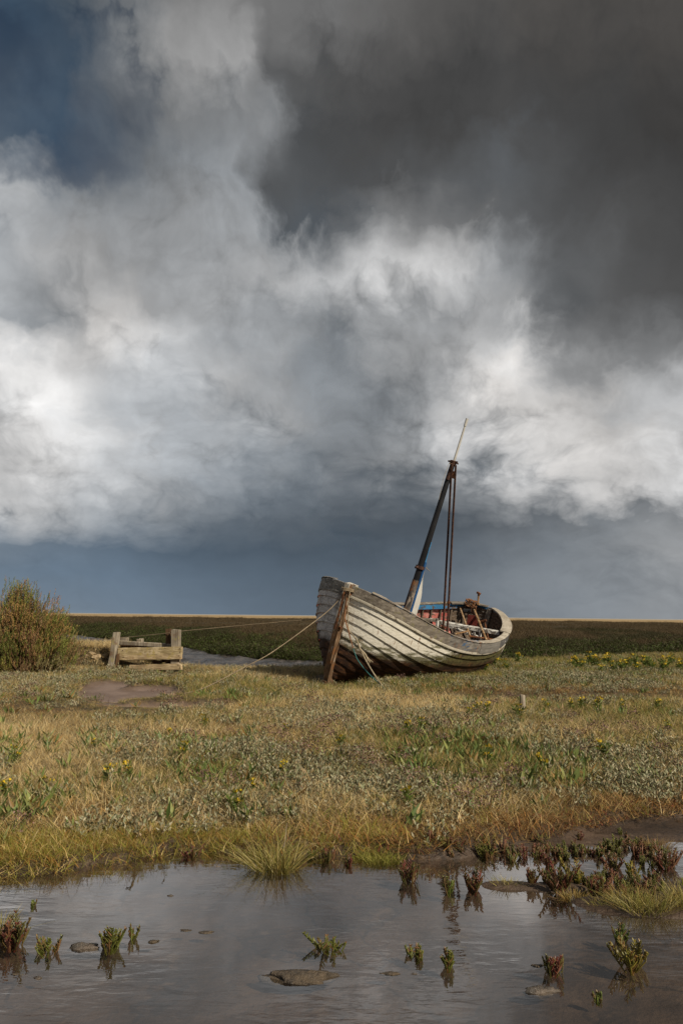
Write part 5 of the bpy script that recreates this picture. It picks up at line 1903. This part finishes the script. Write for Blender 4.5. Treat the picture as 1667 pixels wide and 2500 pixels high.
def tussock(px, py, w, h, cols, lab, n, lean, name='grass_tussock', wd=0.0035, zoff=0.0, seg=3):
    c = at(px, py, 0.0)
    k = c[1] / F
    r_ = w * k / 2
    base = []
    for _ in range(n):
        a, q = rng.random() * 6.28, math.sqrt(rng.random())
        base.append((r_ * 0.55 * q * math.cos(a), r_ * 0.38 * q * math.sin(a), -0.02))
    V, Fc, C = [], [], []
    for b0 in base:
        d0 = np.array([b0[0] / r_ * lean + rng.normal(0, .42), b0[1] / r_ * lean + rng.normal(0, .42), 1.0])
        v, f, cc = blade_mesh(1, 0, h * k * 0.55, h * k * 1.15, wd, 0.0, cols, seg, 0, base=[(0, 0, 0)])
        t = v[:, 2] / (h * k)
        v = v + np.outer(t * 1.0 * h * k, [d0[0], d0[1], 0]) + np.outer(t * t * h * k, [d0[0] * .6, d0[1] * .6, -0.12 * (d0[0] ** 2 + d0[1] ** 2)])
        v += np.array(b0)
        Fc.append(f + sum(len(q) for q in V)); V.append(v); C.append(cc)
    o = mesh_obj(name, np.concatenate(V), np.concatenate(Fc), M['tussock'], None, col=np.concatenate(C))
    o.location = (c[0], c[1], max(zoff, float(height(c[0], c[1])) * 0.5))
    return tag(o, lab, 'grass tussock')


M['tussock'] = leaf_mat('tussock_blades', [(0.85, 0.85, 0.8), (1.05, 1.05, 1.0)], 0.25)
YG = [(0.36, 0.30, 0.09), (0.24, 0.22, 0.05), (0.46, 0.38, 0.18), (0.17, 0.17, 0.035), (0.30, 0.21, 0.06)]
LG = [(0.27, 0.27, 0.05), (0.33, 0.31, 0.075), (0.20, 0.21, 0.035), (0.40, 0.34, 0.10)]
tussock(672, 2120, 165, 76, YG, 'rounded yellow-green grass tussock standing in the pool by the shore', 460, 1.15)
tussock(930, 2096, 190, 30, LG, 'bright green mossy grass mound at the far shore of the pool', 620, 0.8)
tussock(1575, 2226, 190, 52, YG, 'broad yellow-green grass island at the right edge of the pool', 620, 0.9)
tussock(1680, 2215, 170, 62, YG, 'tall yellow-green end of the grass island cut by the right edge', 420, 0.9)
tussock(1530, 2196, 150, 34, [(0.30, 0.22, 0.06), (0.24, 0.14, 0.05), (0.36, 0.28, 0.10), (0.20, 0.17, 0.04)], 'rust and yellow grass along the back of the grass island', 360, 1.0)
tussock(1400, 2190, 90, 26, [(0.28, 0.19, 0.055), (0.22, 0.13, 0.045), (0.33, 0.26, 0.09)], 'low rusty grass between the red samphire left of the grass island', 220, 1.0)
tussock(1470, 2214, 90, 30, YG, 'low thin grass at the left end of the grass island', 180, 0.9)
tussock(1236, 2164, 80, 26, YG, 'small low grass islet right of the mast reflection', 200, 1.0)
tussock(1600, 2070, 120, 32, [(0.28, 0.17, 0.05), (0.20, 0.12, 0.04), (0.34, 0.24, 0.09)], 'brown grass tussock on the mud flat at upper right of the pool', 240, 1.0)
tussock(-5, 2280, 60, 60, YG, 'pale grass tuft cut off by the left edge of the pool', 160, 1.1)

for i, (px, py, w, h, mk, nm, lab, cat) in enumerate([
        (721, 2386, 155, 34, 'mud', 'mud_clod', 'brown wet mud clod breaking the surface at the middle of the pool', 'mud'),
        (775, 2374, 44, 8, 'mud', 'mud_clod', 'low spit of mud at the right end of the big clod', 'mud'),
        (1316, 2419, 72, 24, 'slab', 'mud_clod', 'dark wet clod low at the right of the pool', 'mud'),
        (957, 2376, 42, 10, 'mud', 'mud_clod', 'flat brown pebble-like clod right of the big mud clod', 'mud'),
        (209, 2312, 64, 24, 'slab', 'stone_slab', 'flat dark stone slab in the pool at left', 'stone'),
        (374, 2299, 30, 10, 'mud', 'mud_clod', 'small mud clod right of the slab and its plant', 'mud'),
        (95, 2388, 22, 12, 'slab', 'pebble', 'small dark pebble at the lower left of the pool', 'stone'),
        (38, 2378, 22, 6, 'mud', 'pebble', 'faint flat pebble at the far lower left of the pool', 'stone'),
        (417, 2187, 11, 9, 'slab', 'pebble', 'tiny dark pebble in the open pool near the far shore', 'stone'),
        (1010, 2378, 12, 6, 'slab', 'pebble', 'tiny dark pebble right of the flat brown clod', 'stone'),
        (455, 2272, 28, 6, 'mud', 'mud_clod', 'thin mud streak left of a second one in mid pool', 'mud'),
        (500, 2276, 36, 7, 'mud', 'mud_clod', 'thin mud streak right of another in mid pool', 'mud'),
        (1310, 2358, 30, 8, 'mud', 'mud_clod', 'pale flat clod left of the straggly reddish samphire', 'mud')]):
    c = at(px, py, 0.0)
    k = c[1] / F
    v, f = lump(1.0, 900 + i, (1, 1, 1), 22, 12, 0.55)
    v = v * np.array([w * k / 2, w * k / 2 * 0.42, h * k * 0.42])
    v[:, 0] *= 1 + 0.25 * np.sin(v[:, 1] / (w * k) * 17 + i)
    o = mesh_obj(nm, v, f, M[mk], None, smooth=True)
    o.location = (c[0], c[1], -0.10 * h * k)
    tag(o, lab, cat)
